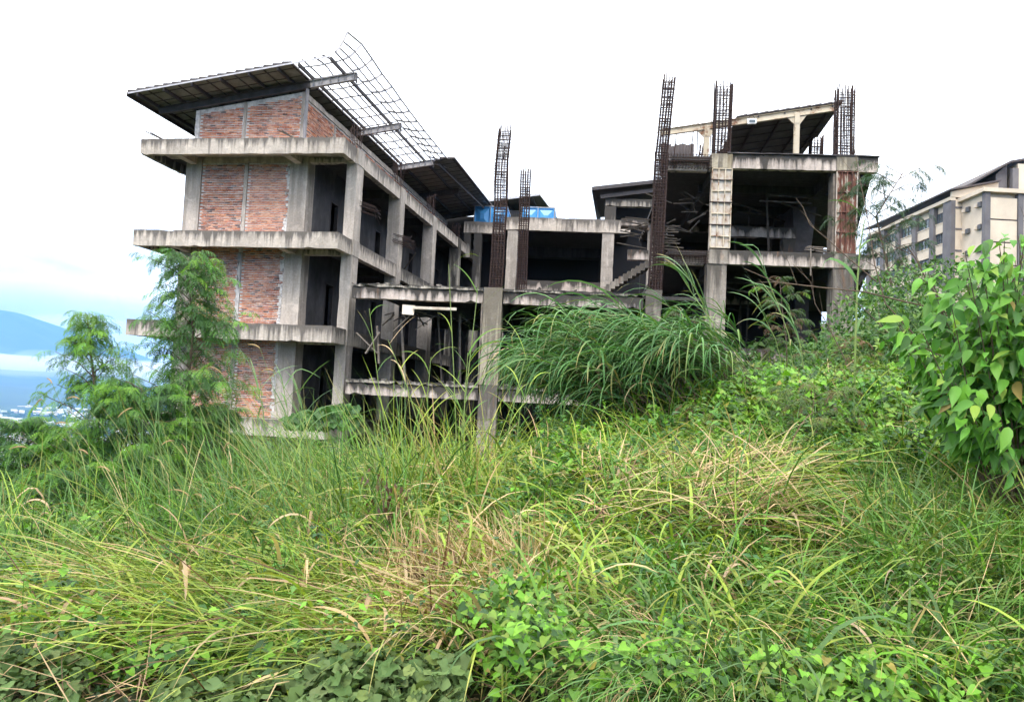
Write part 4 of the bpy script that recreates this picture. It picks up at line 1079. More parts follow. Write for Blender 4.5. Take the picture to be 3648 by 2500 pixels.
def leaves(T, pos, ax, nr, sc, col):
    R_ = frames(ax, nr); V = np.einsum('nij,kj->nki', R_, T[0])*sc[:, None, None] + pos[:, None]
    F = T[1][None] + (np.arange(len(pos))*len(T[0]))[:, None, None]
    C = np.repeat(col[:, None], len(T[0]), 1)
    C = C*(1+.10*np.sign(T[0][None, :, :1])*0) 
    return V.reshape(-1, 3), F.reshape(-1, 3), C.reshape(-1, 3)
def wedge(n, y0, y1, a0, a1, dens=None, pw=1.0):
    """points over the ground in view: uniform in area unless pw < 1 thins out the far part"""
    u = rng.uniform(0, 1, n); y = (y0**(1+pw) + u*(y1**(1+pw)-y0**(1+pw)))**(1/(1+pw)); a = rng.uniform(a0, a1, n)
    x = a*y
    if dens is not None:
        k = rng.uniform(0, 1, n) < dens(a, y); x, y = x[k], y[k]
    return x, y
def blob(x, y, s, seed=0.0):
    return (np.sin(x*s*1.7+seed)+np.sin(y*s*2.1+seed*2.3)+np.sin((x+y)*s*1.3+1+seed*.7)+np.sin((x-y*.6)*s*2.7+seed*1.9))/4
def bush_h(x, y): return np.clip(.17 + .13*blob(x, y, 1.1, 2.0) + .10*blob(x, y, 4.5, 1.0) + .05*blob(x, y, 11, 4.0), .03, .5)

pat = lambda lo, s=1.0, sd=0.0: (lambda a, y: np.clip((blob(a*y, y, s, sd)-lo)*3.5, 0, 1))
# --- grass clumps: a list of tufts, each with its own lean
def tufts(bag, n, reg, blades, lean, el, bend, ln, wd, cols, wts, spread=.12, K=6, tipp=.3, azj=.5, hoff=0.0, dens=None, pw=.6, power=1.3):
    x, y = wedge(n, *reg, dens=dens, pw=pw); n = len(x)
    if n == 0: return
    A = lean + rng.normal(0, azj, n); cc = pick(cols, wts, n, .15)
    m_ = rng.poisson(blades, n); idx = np.repeat(np.arange(n), m_); N_ = len(idx)
    bx = x[idx]+rng.normal(0, spread, N_); by = np.maximum(y[idx]+rng.normal(0, spread, N_), reg[0]*.9); bz = gz(bx, by)+hoff*rng.uniform(0, 1, N_)-.03
    L_ = rng.uniform(ln[0], ln[1], N_)*rng.uniform(.75, 1.1, n)[idx]
    V, F, C = ribbons(np.stack([bx, by, bz], 1), A[idx]+rng.normal(0, .45, N_), np.radians(rng.normal(el[0], el[1], N_)), np.radians(rng.uniform(bend[0], bend[1], N_)),
                      L_, rng.uniform(wd[0], wd[1], N_), np.clip(cc[idx]*rng.uniform(.75, 1.25, (N_, 1)), 0, 1), K, (rng.uniform(0, 1, N_) < tipp)*rng.uniform(.3, 1, N_), power, twist=.25)
    bag.add(V, F, C)
pi = math.pi
LEFT, RIGHT, TOWARD = -pi/2, pi/2, pi
g = Bag()
# tall fine stalky grass on the left, leaning left
tufts(g, 400, (5.4, 10.5, -.80, -.10), 11, LEFT+.1, (66, 18), (5, 90), (.5, 1.15), (.006, .014), [G_MID, G_BLUE, G_YEL, G_STRAW, G_OLIVE, G_DARK], [6, 6, 2, .4, 1.5, 4], .15, 6, .2, 1.6)
tufts(g, 120, (6.5, 9.5, -.46, -.12), 8, LEFT+.15, (60, 12), (5, 45), (1.0, 1.9), (.005, .010), [G_MID, G_BLUE, G_OLIVE, G_STRAW], [4, 5, 2, .3], .16, 6, .3, .6)
tufts(g, 260, (5.4, 10, -.30, .05), 14, LEFT, (66, 18), (20, 100), (.35, .75), (.005, .013), [G_MID, G_BLUE, G_YEL, G_OLIVE], [5, 3, 2, 3], .12, 6, .2, 2.0)
tufts(g, 380, (4.6, 10, -.80, .05), 8, LEFT, (55, 22), (60, 150), (.35, .85), (.012, .026), [G_MID, G_BLUE, G_YEL, G_BRIGHT], [5, 3, 3, 2], .12, 7, .25, 3)
# lodged grass lying to the left in the foreground
tufts(g, 130, (4.2, 7.0, -.82, .02), 10, LEFT-.45, (20, 16), (4, 50), (.5, 1.3), (.005, .011), [G_OLIVE, G_STRAW, G_YEL, G_MID, G_BROWN], [4, 1.8, 2.5, 4, .6], .20, 6, .4, .6, .30, dens=pat(-.20, 1.3, 3.0))
tufts(g, 80, (4.3, 6.0, -.50, .03), 18, LEFT-.7, (20, 12), (10, 50), (.7, 1.3), (.005, .011), [G_OLIVE, G_STRAW, G_YEL, G_BROWN], [4, 1.8, 3, .8], .14, 6, .4, .4, .35)
tufts(g, 330, (4.2, 7.5, -.82, .0), 10, LEFT, (58, 22), (30, 130), (.25, .65), (.006, .014), [G_MID, G_BLUE, G_YEL, G_BRIGHT], [5, 3, 3, 2], .13, 6, .2, 3)
tufts(g, 60, (4.2, 5.5, -.6, .1), 5, LEFT-.3, (35, 15), (60, 130), (.4, .8), (.014, .024), [G_YEL, G_STRAW, G_YEL], [4, 1.5, 2], .12, 8, .5, 1.5, .3)
tufts(g, 30, (7.0, 8.4, -.13, .0), 8, LEFT, (76, 9), (5, 60), (1.0, 1.75), (.007, .015), [G_YEL, G_MID, G_STRAW, G_OLIVE], [5, 3, 1.2, 2], .10, 7, .4, 1.5)
# broad yellow-green leaves in the middle
tufts(g, 260, (4.6, 9.5, -.28, .30), 9, 0, (62, 14), (70, 150), (.45, .95), (.014, .030), [G_YEL, G_MID, G_OLIVE, G_STRAW], [5, 2, 3, 1.5], .10, 8, .45, 2.5, .25)
# standing straw in the middle
tufts(g, 120, (4.6, 6.0, -.14, .06), 30, LEFT, (72, 12), (20, 120), (.4, .85), (.006, .016), [G_STRAW, G_BROWN, (.36,.25,.14)], [5, 1, 3], .10, 5, 0, 1.4)
tufts(g, 200, (4.8, 9, -.25, .35), 10, LEFT, (55, 22), (30, 140), (.35, .85), (.008, .022), [G_STRAW, G_BROWN, (.36,.25,.14)], [5, 1.5, 3], .12, 5, 0, 2.0)
# lodged yellow straw on the right slope
tufts(g, 230, (5.9, 7.6, .12, .36), 22, RIGHT-.75, (16, 10), (10, 55), (.6, 1.2), (.007, .016), [G_YEL, G_STRAW, G_OLIVE, G_BROWN, G_MID], [4, 3.6, 3, 1.2, 1.5], .14, 6, .4, .4, .62)
# fine arching dark green grass on the right
tufts(g, 430, (4.0, 8.5, .14, .84), 16, LEFT+.3, (60, 16), (50, 140), (.55, 1.15), (.007, .018), [G_MID, G_BLUE, G_DARK, G_OLIVE, G_STRAW], [5, 5, 2.5, 2, .8], .10, 7, .3, 1.2)
tufts(g, 45, (3.8, 4.7, .14, .34), 40, LEFT-.8, (66, 12), (100, 165), (.55, 1.0), (.004, .008), [G_BLUE, G_MID, G_STRAW], [5, 4, 2], .08, 8, .5, .6)
tufts(g, 150, (4.2, 6.0, .4, .8), 14, RIGHT-.4, (40, 12), (30, 70), (.9, 1.5), (.005, .011), [G_MID, G_STRAW, G_OLIVE], [5, 2, 3], .12, 7, .3, .4)
tufts(g, 420, (4.0, 8.0, .02, .84), 8, LEFT, (60, 22), (50, 150), (.35, .9), (.012, .026), [G_MID, G_BLUE, G_YEL, G_BRIGHT], [5, 4, 2, 1.5], .12, 7, .25, 3, .2)
tufts(g, 130, (4.4, 7.2, .2, .84), 12, RIGHT-.5, (26, 12), (10, 60), (.7, 1.3), (.005, .010), [G_MID, G_STRAW, G_OLIVE, G_YEL], [4, 1.5, 3, 2], .14, 6, .3, .8, .35)
tufts(g, 200, (6.5, 11, -.16, .30), 8, LEFT, (70, 14), (30, 120), (.7, 1.35), (.009, .020), [G_MID, G_BLUE, G_YEL, G_OLIVE, G_STRAW], [5, 4, 3, 2, 1], .12, 7, .3, 2)
tufts(g, 130, (5.0, 6.3, .48, .72), 12, LEFT, (70, 14), (40, 120), (.8, 1.35), (.008, .018), [G_MID, G_BLUE, G_OLIVE, G_STRAW], [5, 5, 2, .8], .12, 7, .3, 1.5)
tufts(g, 170, (5.0, 8.5, .25, .84), 10, LEFT, (68, 14), (40, 120), (.9, 1.5), (.008, .016), [G_MID, G_BLUE, G_OLIVE, G_STRAW], [5, 5, 2, .8], .12, 7, .3, 1.5)
# far sprays on the vine slope and along the crest
tufts(g, 330, (7.5, 14, .0, .66), 12, LEFT, (55, 18), (40, 120), (.5, 1.1), (.006, .014), [G_MID, G_OLIVE, G_YEL, G_STRAW], [4, 3, 3, 1.3], .12, 6, .3, 1.5, .2)
tufts(g, 200, (11, 17, -.62, -.17), 20, LEFT+.4, (70, 12), (40, 120), (.7, 1.3), (.010, .022), [(.12,.22,.06), G_BLUE, G_MID], [5, 4, 3], .16, 6, .2, 1.5)
tufts(g, 110, (14.5, 19, -.31, -.16), 26, LEFT+.4, (72, 12), (40, 120), (1.6, 2.6), (.016, .034), [(.17,.32,.09), G_BLUE, G_MID], [5, 4, 3], .2, 6, .2, 1.5)
tufts(g, 140, (17, 27, .12, .62), 14, LEFT, (65, 12), (30, 110), (.4, .9), (.014, .03), [G_MID, G_OLIVE, G_YEL], [4, 3, 2], .3, 5, .3, 1.5)
tufts(g, 90, (4.2, 8, -.75, .8), 4, LEFT, (35, 25), (60, 170), (.3, .7), (.014, .030), [(.50,.36,.22), (.40,.27,.15), G_YEL], [4, 2, 2], .12, 8, .3, 3, .45)
tag(g.make('tall_grass', M_STRAW), 'matted green and straw-coloured grass over the slope', kind='stuff')

# --- creeping vines
v = Bag()
def vines(n, reg, T, size, cols, wts, h=(.0, 1.0), dens=None, extra=0.0, pw=.6, tilt=.5, down=.5, hs=1.0):
    x, y = wedge(n, *reg, dens=dens, pw=pw); n = len(x)
    z = gz(x, y) + (bush_h(x, y)*hs+extra)*rng.uniform(h[0], h[1], n)**.5
    a = rng.uniform(0, 2*pi, n); a = np.where(rng.uniform(0, 1, n) < .6, pi+rng.normal(0, .9, n), a)
    ax = np.stack([np.sin(a), np.cos(a), -down*rng.uniform(0, 1.6, n)], 1)
    sz_ = rng.uniform(size[0], size[1], n)*np.where(rng.uniform(0,1,n)<.06, 1.5, 1)
    nr = np.stack([rng.normal(0, tilt, n), rng.normal(-.35, tilt, n), np.ones(n)], 1)
    v.add(*leaves(T, np.stack([x, y, z], 1), ax, nr, sz_, pick(cols, wts, n, .25)))
VC = [G_BRIGHT, G_MID, G_DARK, (.19,.30,.04), (.28,.24,.05)]

vines(30000, (4.0, 9, -.82, .15), T_HEART, (.025, .065), VC, [5, 5, 4, 2, .3], dens=pat(-.12, 1.9, 1.0), hs=1.5, extra=.05)
vines(32000, (3.7, 8.5, .0, .84), T_HEART, (.025, .065), VC, [7, 5, 3, 2.5, .3], dens=pat(-.18, 1.9, 2.0), hs=1.6, extra=.08)
vines(46000, (7.5, 13.5, .04, .68), T_HEART, (.040, .085), VC, [6, 5, 4, 2.5, .4], hs=2.0, extra=.15)
vines(18000, (3.8, 12, -.3, .7), T_OVAL, (.03, .06), VC, [4, 5, 5, 2, .5], hs=2.0, extra=.06, dens=pat(-.2, 1.7, 5))
vines(20000, (7, 13, -.80, .05), T_HEART, (.035, .075), VC, [4, 5, 5, 2, .3], hs=1.4)
vines(16000, (3.4, 9, -.8, .8), T_OVAL, (.02, .05), [(.02,.05,.015), G_DARK, G_BROWN], [4, 3, 2], h=(0, .3))
vines(22000, (13, 26, .05, .70), T_HEART, (.08, .16), VC, [4, 5, 5, 2, .4], hs=1.3)
vines(26000, (24, 75, .12, .80), T_OVAL, (.22, .50), [(.06,.13,.03),(.035,.08,.02),(.11,.17,.04)], [4,3,1.5], hs=5.0, extra=.3, pw=.2)
tag(v.make('creeping_vines', M_LEAF), 'heart-leaved creeper spreading over the slope', kind='stuff')
v = Bag()
GR = [(.095,.15,.050), (.115,.17,.060), (.065,.11,.035), (.15,.21,.06)]
vines(1000, (3.5, 4.3, -.80, -.50), T_ROUND, (.035, .08), GR, [3, 2, 2, .5], hs=.9, extra=.04, tilt=.7, down=.6)
vines(2900, (3.5, 4.75, -.40, -.04), T_ROUND, (.035, .09), GR, [3, 2, 2, .5], hs=.9, extra=.06, tilt=.7, down=.6)
vines(260, (3.5, 4.2, .54, .80), T_ROUND, (.06, .11), GR, [3, 2, 2, .4], hs=.4, extra=.10, tilt=.30, down=.2)
tag(v.make('ground_leaves', attrmat('leaf_dusty', .8, None, .15, .2)), 'dusty grey-green lobed leaves along the edge of the path', kind='stuff')
# leafy weeds on upright stems
v = Bag(); g2 = Bag()
def weeds(n, reg, h, size, cols, wts, T=T_OVAL, nl=16):
    x, y = wedge(n, *reg, pw=.7); n = len(x); z = gz(x, y); H = rng.uniform(h[0], h[1], n); lx_, ly_ = rng.normal(-.08, .12, n), rng.normal(-.03, .1, n)
    B = np.stack([x, y, z], 1); cc = pick(cols, wts, n, .15)
    el_ = np.arctan2(1, np.hypot(lx_, ly_)); az_ = np.arctan2(lx_, ly_)
    g2.add(*ribbons(B, az_, el_, np.full(n, .15), H, np.full(n, .008), cc*.8, 4, kink=0))
    idx = np.repeat(np.arange(n), nl); s_ = rng.uniform(.3, 1, len(idx)); a = rng.uniform(0, 2*pi, len(idx))
    P = B[idx] + np.stack([lx_[idx]*s_*H[idx]*.9, ly_[idx]*s_*H[idx]*.9, s_*H[idx]*.98], 1)
    ax = np.stack([np.sin(a), np.cos(a), rng.uniform(-.8, .4, len(a))], 1); nr = np.stack([rng.normal(0,.3,len(a)), rng.normal(-.2,.3,len(a)), np.ones(len(a))], 1)
    v.add(*leaves(T, P, ax, nr, rng.uniform(size[0], size[1], len(a))*(1.15-.5*s_), np.clip(cc[idx]*rng.uniform(.8,1.2,(len(a),1)), 0, 1)))
WC = [(.07,.19,.035), (.05,.13,.04), (.13,.28,.04), (.18,.30,.05)]
weeds(330, (4.3, 9, -.8, .82), (.3, .75), (.06, .12), WC, [4, 3, 3, 1.5])
weeds(260, (6.5, 12, .0, .66), (.5, 1.1), (.07, .14), WC, [4, 3, 3, 1], T_BIG, 18)
weeds(120, (4.2, 6.5, -.1, .6), (.25, .5), (.08, .13), WC, [2, 1, 5, 2], T_BIG, 12)
tag(v.make('weed_leaves', M_LEAF), 'leafy weeds standing among the grass', kind='stuff')
tag(g2.make('weed_stems', M_STRAW), 'thin stems of the leafy weeds', kind='stuff')
# brushwood / dead litter low down
g = Bag()
tufts(g, 500, (3.8, 8.5, -.8, .8), 8, 0, (15, 15), (-20, 30), (.2, .6), (.004, .010), [G_STRAW, G_BROWN, (.3,.2,.11)], [2, 3, 3], .15, 3, 0, 3, .15)
tag(g.make('dead_grass', M_STRAW), 'dry brown litter lying under the green growth', kind='stuff')

# ------------------------------------------------------------------ feathery saplings
def frond_batch(pos, az, el, size, col, npair=8):
    """bipinnate leaves: a drooping rachis with two rows of pinnae, each a comb of leaflets"""
    n = len(pos); out_ = []
    s = np.linspace(.15, 1, npair)
    PP = []; AA = []; EE = []; LL = []; CC = []
    for k in range(npair):
        ang = el - 1.1*s[k]**1.4
        d = np.stack([np.cos(el-.5*s[k])*np.sin(az), np.cos(el-.5*s[k])*np.cos(az), np.sin(el-.5*s[k])], 1)
        p = pos + d*(size*s[k])[:, None]
        for sg in (-1, 1):
            PP.append(p); AA.append(az+sg*rng.uniform(.75, 1.25, n)); EE.append(ang*.5-.15+rng.normal(0, .15, n)); LL.append(size*(.52-.25*abs(s[k]-.45))*rng.uniform(.85, 1.1, n)); CC.append(col)
    P = np.concatenate(PP); A = np.concatenate(AA); E_ = np.concatenate(EE); L_ = np.concatenate(LL); C = np.concatenate(CC)
    N_ = len(P); K = 5
    t_ = np.linspace(0, 1, K+1)
    ang = E_[:, None]-.8*t_[None]**1.3
    d = np.stack([np.cos(ang)*np.sin(A)[:, None], np.cos(ang)*np.cos(A)[:, None], np.sin(ang)], -1)
    Q = P[:, None] + np.concatenate([np.zeros((N_,1,3)), np.cumsum(d[:, 1:]*(L_/K)[:, None, None], 1)], 1)
    side = np.stack([np.cos(A), -np.sin(A), rng.normal(0, .35, N_)], -1)
    w_ = (L_*.17)[:, None]
    Vs = []; 
    for k in range(K):                                # a kite of two leaflets per step
        c = Q[:, k]*.55+Q[:, k+1]*.45; e = Q[:, k+1]
        pw_ = w_*(1.0-.5*abs(t_[k]-.4))
        Vs += [c, c-side*pw_+(e-c)*.9, e, c+side*pw_+(e-c)*.9]
    V = np.stack(Vs, 1); idx = np.arange(N_)[:, None, None]*(4*K)+4*np.arange(K)[None, :, None]
    F = (idx+np.array([0, 1, 2, 3])[None, None]).reshape(-1, 4)
    Cc = np.repeat(C[:, None], 4*K, 1)
    return V.reshape(-1, 3), F, Cc.reshape(-1, 3)
def sapling(name, label, cat, trunk, width, nbr, nf, size, cols, wts, seed, group=None, thick=.022, start=.2, yspread=.8, young=.12, upward=.5):
    r = np.random.default_rng(seed)
    base = trunk[0]
    T = Thing(name, label, cat, tuple(base), 0, group)
    tr = [Vector(p) for p in trunk]
    m = MB(); m.tube(tr, thick, 6, thick*.3); T.part('trunk', m, M_BARK, smooth=True)
    m = MB(); pos = []; az = []; el = []; sz = []; yg = []
    L_ = [0]; 
    for a, b_ in zip(tr[:-1], tr[1:]): L_.append(L_[-1]+(b_-a).length)
    def onT(s):
        d = s*L_[-1]
        for i in range(len(tr)-1):
            if d <= L_[i+1] or i == len(tr)-2:
                return tr[i].lerp(tr[i+1], (d-L_[i])/max(1e-6, L_[i+1]-L_[i]))
    for k in range(nbr):
        s = start+(1-start)*(k+.5)/nbr; p = onT(s); A = k*2.4+r.normal(0, .4); wdt = width(s)*r.uniform(.75, 1.15)
        u = upward
        d = Vector((math.sin(A), math.cos(A)*yspread, u)).normalized()
        pts = [p, p+d*wdt*.5, p+Vector((math.sin(A), math.cos(A)*yspread, u*.7))*wdt]
        m.tube(pts, thick*.35, 4, thick*.12)
        for j in range(nf):
            t_ = r.uniform(.2, 1.0); q = pts[0].lerp(pts[1], t_*2) if t_ < .5 else pts[1].lerp(pts[2], t_*2-1)
            pos.append(tuple(q)); az.append(A+r.normal(0, 1.0)); el.append(r.uniform(-.35, .65)); sz.append(size*r.uniform(.7, 1.2)); yg.append(t_ > .8 and r.random() < young*3)
    T.part('branches', m, M_BARK)
    pos = np.array(pos); n = len(pos); C = pick(cols, wts, n, .22); C[np.array(yg)] = np.array([.17,.36,.03])*rng.uniform(.8, 1.2, (sum(yg), 1))
    V, F, Cc = frond_batch(pos-np.array(T.off), np.array(az), np.array(el), np.array(sz), C)
    o = fastmesh('crown', V, F, Cc, M_LEAF, False, T.e)
    return T
FE = [(.085,.20,.05), (.06,.15,.045), (.12,.28,.045), (.035,.09,.03)]
gp = lambda x, y: float(gz(x, y)[0])
def trunk_pts(pts, Y):
    P = [at(px, py, Y) for px, py in pts]; P[0][2] = min(P[0][2], gp(P[0][0], P[0][1])) ; return [tuple(p) for p in P]
sapling('feathery_sapling', 'tall feathery-leaved sapling with bare brown trunk in front of the brick end wall', 'sapling',
        trunk_pts([(418,1080),(425,950),(428,860),(438,760),(432,680),(425,585)], 9.5), lambda s: (.62+.25*math.sin(s*23))*(1-s)**.45+.12, 50, 12, .22, FE, [4,4,3,1.5], 3, 'feathery saplings on the left slope', start=.34, upward=.85)
sapling('feathery_sapling', 'shorter bright feathery sapling in front of the blue mountain', 'sapling',
        trunk_pts([(235,1150),(225,1000),(215,880),(205,790),(198,715)], 9.0), lambda s: (.72+.2*math.sin(s*19))*(1-s)**.7+.08, 44, 12, .20, [(.12,.26,.045),(.09,.20,.045),(.17,.36,.04),(.06,.14,.035)], [4,3,4,1.5], 5, 'feathery saplings on the left slope', start=.12, upward=.85)
sapling('feathery_shrub', 'low spreading feathery shrub behind the foxtail grass at far left', 'shrub',
        trunk_pts([(60,1240),(62,1120),(66,1040),(60,960)], 9.2), lambda s: 1.0*(1-s*.8)+.1, 36, 30, .20, FE, [4,4,3,1.5], 8, 'feathery shrubs at the foot of the saplings', start=.05)
sapling('feathery_shrub', 'broad feathery shrub with a leaning red-brown stem between the two saplings', 'shrub',
        trunk_pts([(292,1200),(300,1080),(312,960),(322,880)], 8.8), lambda s: .95*(1-s*.75)+.1, 42, 30, .19, FE, [4,4,3,1.5], 9, 'feathery shrubs at the foot of the saplings', start=.05)
sapling('feathery_shrub', 'dark feathery shrub under the tall sapling beside the brick wall', 'shrub',
        trunk_pts([(452,1150),(456,1060),(470,980),(482,930)], 9.8), lambda s: .75*(1-s*.75)+.1, 30, 30, .18, FE, [4,4,1.5,2.5], 10, 'feathery shrubs at the foot of the saplings', start=.05)
sapling('feathery_shrub', 'dark feathery shrub low in the shadowed gap at lower left', 'shrub',
        trunk_pts([(180,1330),(182,1220),(190,1130),(196,1075)], 8.2), lambda s: .85*(1-s*.6)+.1, 36, 34, .18, FE, [3,4,2,3], 12, 'feathery shrubs at the foot of the saplings', start=.05)
# right side: thin tree behind the tower, small mimosa on the slope
sapling('feathery_tree', 'thin grey-green feathery tree against the sky right of the tower', 'tree',
        [(11.4,24,1.2),(11.4,24,4.2),(10.9,24,6.2),(11.7,24,7.6)], lambda s: 1.9*(1-s*.45), 24, 11, .40, [(.05,.10,.045),(.035,.08,.035)], [1,1], 21, None, .05, .42, .6, 0, .55)
sapling('dusty_shrub', 'small dusty mimosa shrub with brown pods against the tower opening', 'shrub',
        trunk_pts([(1790,860),(1785,780),(1775,700),(1770,640)], 11.5), lambda s: .55*(1-s*.5), 18, 9, .15, [(.07,.13,.04),(.12,.07,.04)], [4,1.5], 22, 'mimosa shrubs on the slope', .012, .3)
sapling('dusty_shrub', 'small mimosa shrub at the foot of the left tower column', 'shrub',
        trunk_pts([(1560,800),(1550,740),(1545,700)], 12.0), lambda s: .5*(1-s*.5), 14, 9, .15, [(.07,.13,.04),(.12,.07,.04)], [4,1], 23, 'mimosa shrubs on the slope', .012, .2)
sapling('dusty_shrub', 'reddish twiggy mimosa among the vines below the right tower column', 'shrub',
        trunk_pts([(1870,1120),(1860,1040),(1840,960),(1850,890)], 8.5), lambda s: .8*(1-s*.4), 26, 10, .13, [(.09,.15,.04),(.15,.08,.045),(.17,.20,.05)], [4,2,2], 24, 'mimosa shrubs on the slope', .010, .1)
MIM = [(.10,.17,.045), (.17,.09,.05), (.18,.22,.055), (.07,.14,.04)]
for px, py, Y, wd_, seed, lab in ((1690,860,10.5,.6,31,'green mimosa bush on the vine mound right of the big grass clump'),(1960,880,10,.6,32,'rust-tinged mimosa below the foundation of the tower'),(2010,990,8.5,.55,33,'twiggy mimosa beside the broad-leaved shrub'),(1760,970,9.5,.55,34,'low blue-green mimosa in the middle of the vine slope'),(1600,960,9.5,.5,35,'mimosa sprays at the right foot of the big grass clump'),(1930,800,12,.5,36,'thin brownish mimosa at the base of the right tower column')):
    sapling('dusty_shrub', lab, 'shrub', trunk_pts([(px,py+130),(px-6,py+70),(px+8,py+10),(px-4,py-30)], Y), lambda s, w0=wd_: w0*(1-s*.5), 22, 9, .14, MIM, [4,1.6,2,3] if seed % 2 else [3,3,2,2], seed, 'mimosa shrubs on the slope', .010, .15)
tw = Bag()
tufts(tw, 170, (8, 13, .22, .60), 7, LEFT, (62, 20), (0, 50), (.35, .85), (.004, .008), [(.16,.075,.05), (.22,.12,.07), G_STRAW], [4, 3, 1.5], .15, 4, 0, 2)
tag(tw.make('dry_twigs', M_STRAW), 'reddish brown dry stems poking out of the vine slope', kind='stuff')
for i, (px, py, Y, hh, lab) in enumerate(((1990,655,17,1.5,'rounded green bush just right of the tower base'),(2055,625,19,1.9,'taller bush before the left end of the apartment block'),(2130,600,18,1.9,'bush on the hillside partly behind the broad-leaved shrub'),(1880,770,22,1.6,'bush seen between the tower columns'),(2200,640,22,2.4,'large bush on the hill at the right edge'),(2030,740,14,1.2,'low bush right of the green cane'),(2100,700,14,1.3,'low bush beside the left edge of the broad-leaved shrub'))):
    p = at(px, py, Y); z0 = min(gp(p[0], Y), p[2]-hh)
    T = Thing('bush', lab, 'bush', (p[0], Y, z0), 0, 'bushes on the hill right of the tower')
    m = MB(); m.tube([(p[0],Y,z0),(p[0]+.1,Y,z0+hh*.6)], .05, 5, .02); T.part('stem', m, M_BARK)
    n = 2600; q = rng.normal(0, 1, (n, 3)); q /= np.linalg.norm(q, axis=1, keepdims=True); q *= rng.uniform(.45, 1, (n, 1))**.6
    lump = 1+.25*blob(q[:, 0]*2, q[:, 2]*2, 1.6, i)
    pos = np.array([0, 0, (p[2]-z0)*.55]) + q*lump[:, None]*np.array([hh*.75, hh*.7, (p[2]-z0)*.55])
    fastmesh('foliage', *leaves(T_OVAL, pos, rng.normal(0, 1, (n, 3))+np.array([0,0,-.4]), np.array([0,-.3,1])+rng.normal(0, .6, (n, 3)), rng.uniform(.07, .17, n), pick([(.07,.16,.035),(.04,.10,.025),(.14,.24,.05)], [4,3,2], n))[:3], M_LEAF, False, T.e)

# ------------------------------------------------------------------ elephant grass clump
T = Thing('elephant_grass_clump', 'huge dark green clump of long arching grass blades leaning left before the terrace', 'grass clump', tuple(at(1560, 900, 11)), 0)
_o = np.array(T.off)
B_ = []; A_ = []; E2 = []; L3 = []; m = MB()
for k in range(175):
    px = rnd.uniform(1390, 1730); t_ = max(0, (px-1390)/400)
    b = at(px, 905-75*t_+rnd.uniform(-40, 40), rnd.uniform(10.2, 12.2)); b[2] = max(gp(b[0], b[1]), b[2]-.3)
    ln = rnd.uniform(1.25, 1.9)*(1.0-.28*t_); ea = math.radians(rnd.gauss(48, 8)); a = LEFT + rnd.gauss(.1, .35)
    pts = []
    p = np.array(b)
    for j in range(7):
        pts.append(tuple(p)); e = ea - .75*(j/6)**1.5
        p = p + np.array([math.cos(e)*math.sin(a), math.cos(e)*math.cos(a), math.sin(e)])*ln/6
    m.tube(pts, .008, 4, .004)
    for j in range(20):
        s_ = .22+.78*j/19; i0 = min(5, int(s_*6)); q = np.array(pts[i0])*(1-(s_*6-i0)) + np.array(pts[i0+1])*(s_*6-i0)
        B_.append(q); A_.append(a+rnd.gauss(0, .55)); E2.append(ea-.5*s_+rnd.uniform(-.2, .45)); L3.append(rnd.uniform(.65, 1.2))
T.part('culms', m, M_BARK)
B_ = np.array(B_); n = len(B_)
order = np.argsort(B_[:, 1]); B_ = B_[order]; A_ = np.array(A_)[order]; E2 = np.array(E2)[order]; L3 = np.array(L3)[order]
cl = pick([(.06,.155,.045), (.08,.19,.06), (.13,.25,.08), (.18,.27,.08), G_STRAW], [5, 5, 4, 1.4, .3], n)
V, F, C = ribbons(B_-_o, A_, E2, np.radians(rng.uniform(75, 140, n)), L3, rng.uniform(.014, .028, n), cl, 7, (rng.uniform(0, 1, n) < .15)*.8, 1.2, twist=.3)
nv = 16
for k in range(250):
    fastmesh('blade', V[k*nv:(k+1)*nv], F[k*7:(k+1)*7]-k*nv, C[k*nv:(k+1)*nv], M_STRAW, False, T.e)
o = fastmesh('blades', V[250*nv:], F[250*7:]-250*nv, C[250*nv:], M_STRAW, False, T.e); o['kind'] = 'stuff'

# ------------------------------------------------------------------ single reeds and stalks
def reed(label, pts, Y, nl, lw, ll, cols, group, name='reed_stalk', side=None, plume=0, wstem=.008):
    P = [at(px, py, Y) for px, py in pts]; P[0][2] = min(P[0][2], gp(P[0][0], P[0][1])+.02)
    T = Thing(name, label, 'reed', tuple(P[0]), 0, group); P = [Vector(p) for p in P]
    m = MB(); m.tube(P, wstem, 5, wstem*.4)
    me = T.part('stem', m, M_GREENSTEM)
    n = nl; s_ = np.linspace(.25, .97, n)
    B = []; D = []
    for q in s_:
        f = q*(len(P)-1); i0 = min(len(P)-2, int(f)); B.append(P[i0].lerp(P[i0+1], f-i0)); D.append(P[i0+1]-P[i0])
    B = np.array([tuple(b) for b in B]); 
    d0 = D[-1].normalized(); a0 = math.atan2(d0.x, d0.y)
    az = (np.where(np.arange(n) % 2 == 0, 1, -1)*rng.uniform(.6, 1.5, n)) + (0 if side is None else side)
    V, F, C = ribbons(B-np.array(T.off), az if side is None else side+rng.normal(0, .5, n), np.radians(rng.uniform(50, 78, n)), np.radians(rng.uniform(20, 110, n)), rng.uniform(ll[0], ll[1], n), rng.uniform(lw[0], lw[1], n), pick(cols, [1]*len(cols), n, .15), 7, (rng.uniform(0, 1, n) < .4)*.8)
    for k in range(n):
        fastmesh('leaf', V[k*16:(k+1)*16], F[k*7:(k+1)*7]-k*16, C[k*16:(k+1)*16], M_STRAW, False, T.e)
    return T
M_GREENSTEM = patch('stem_green', [(.3,(.10,.18,.04)), (.6,(.20,.26,.07)), (.8,(.32,.27,.12))], 6, .6)
CR_ = 'reeds standing before the middle frame'
YG = [G_YEL, (.16,.25,.05), G_MID]
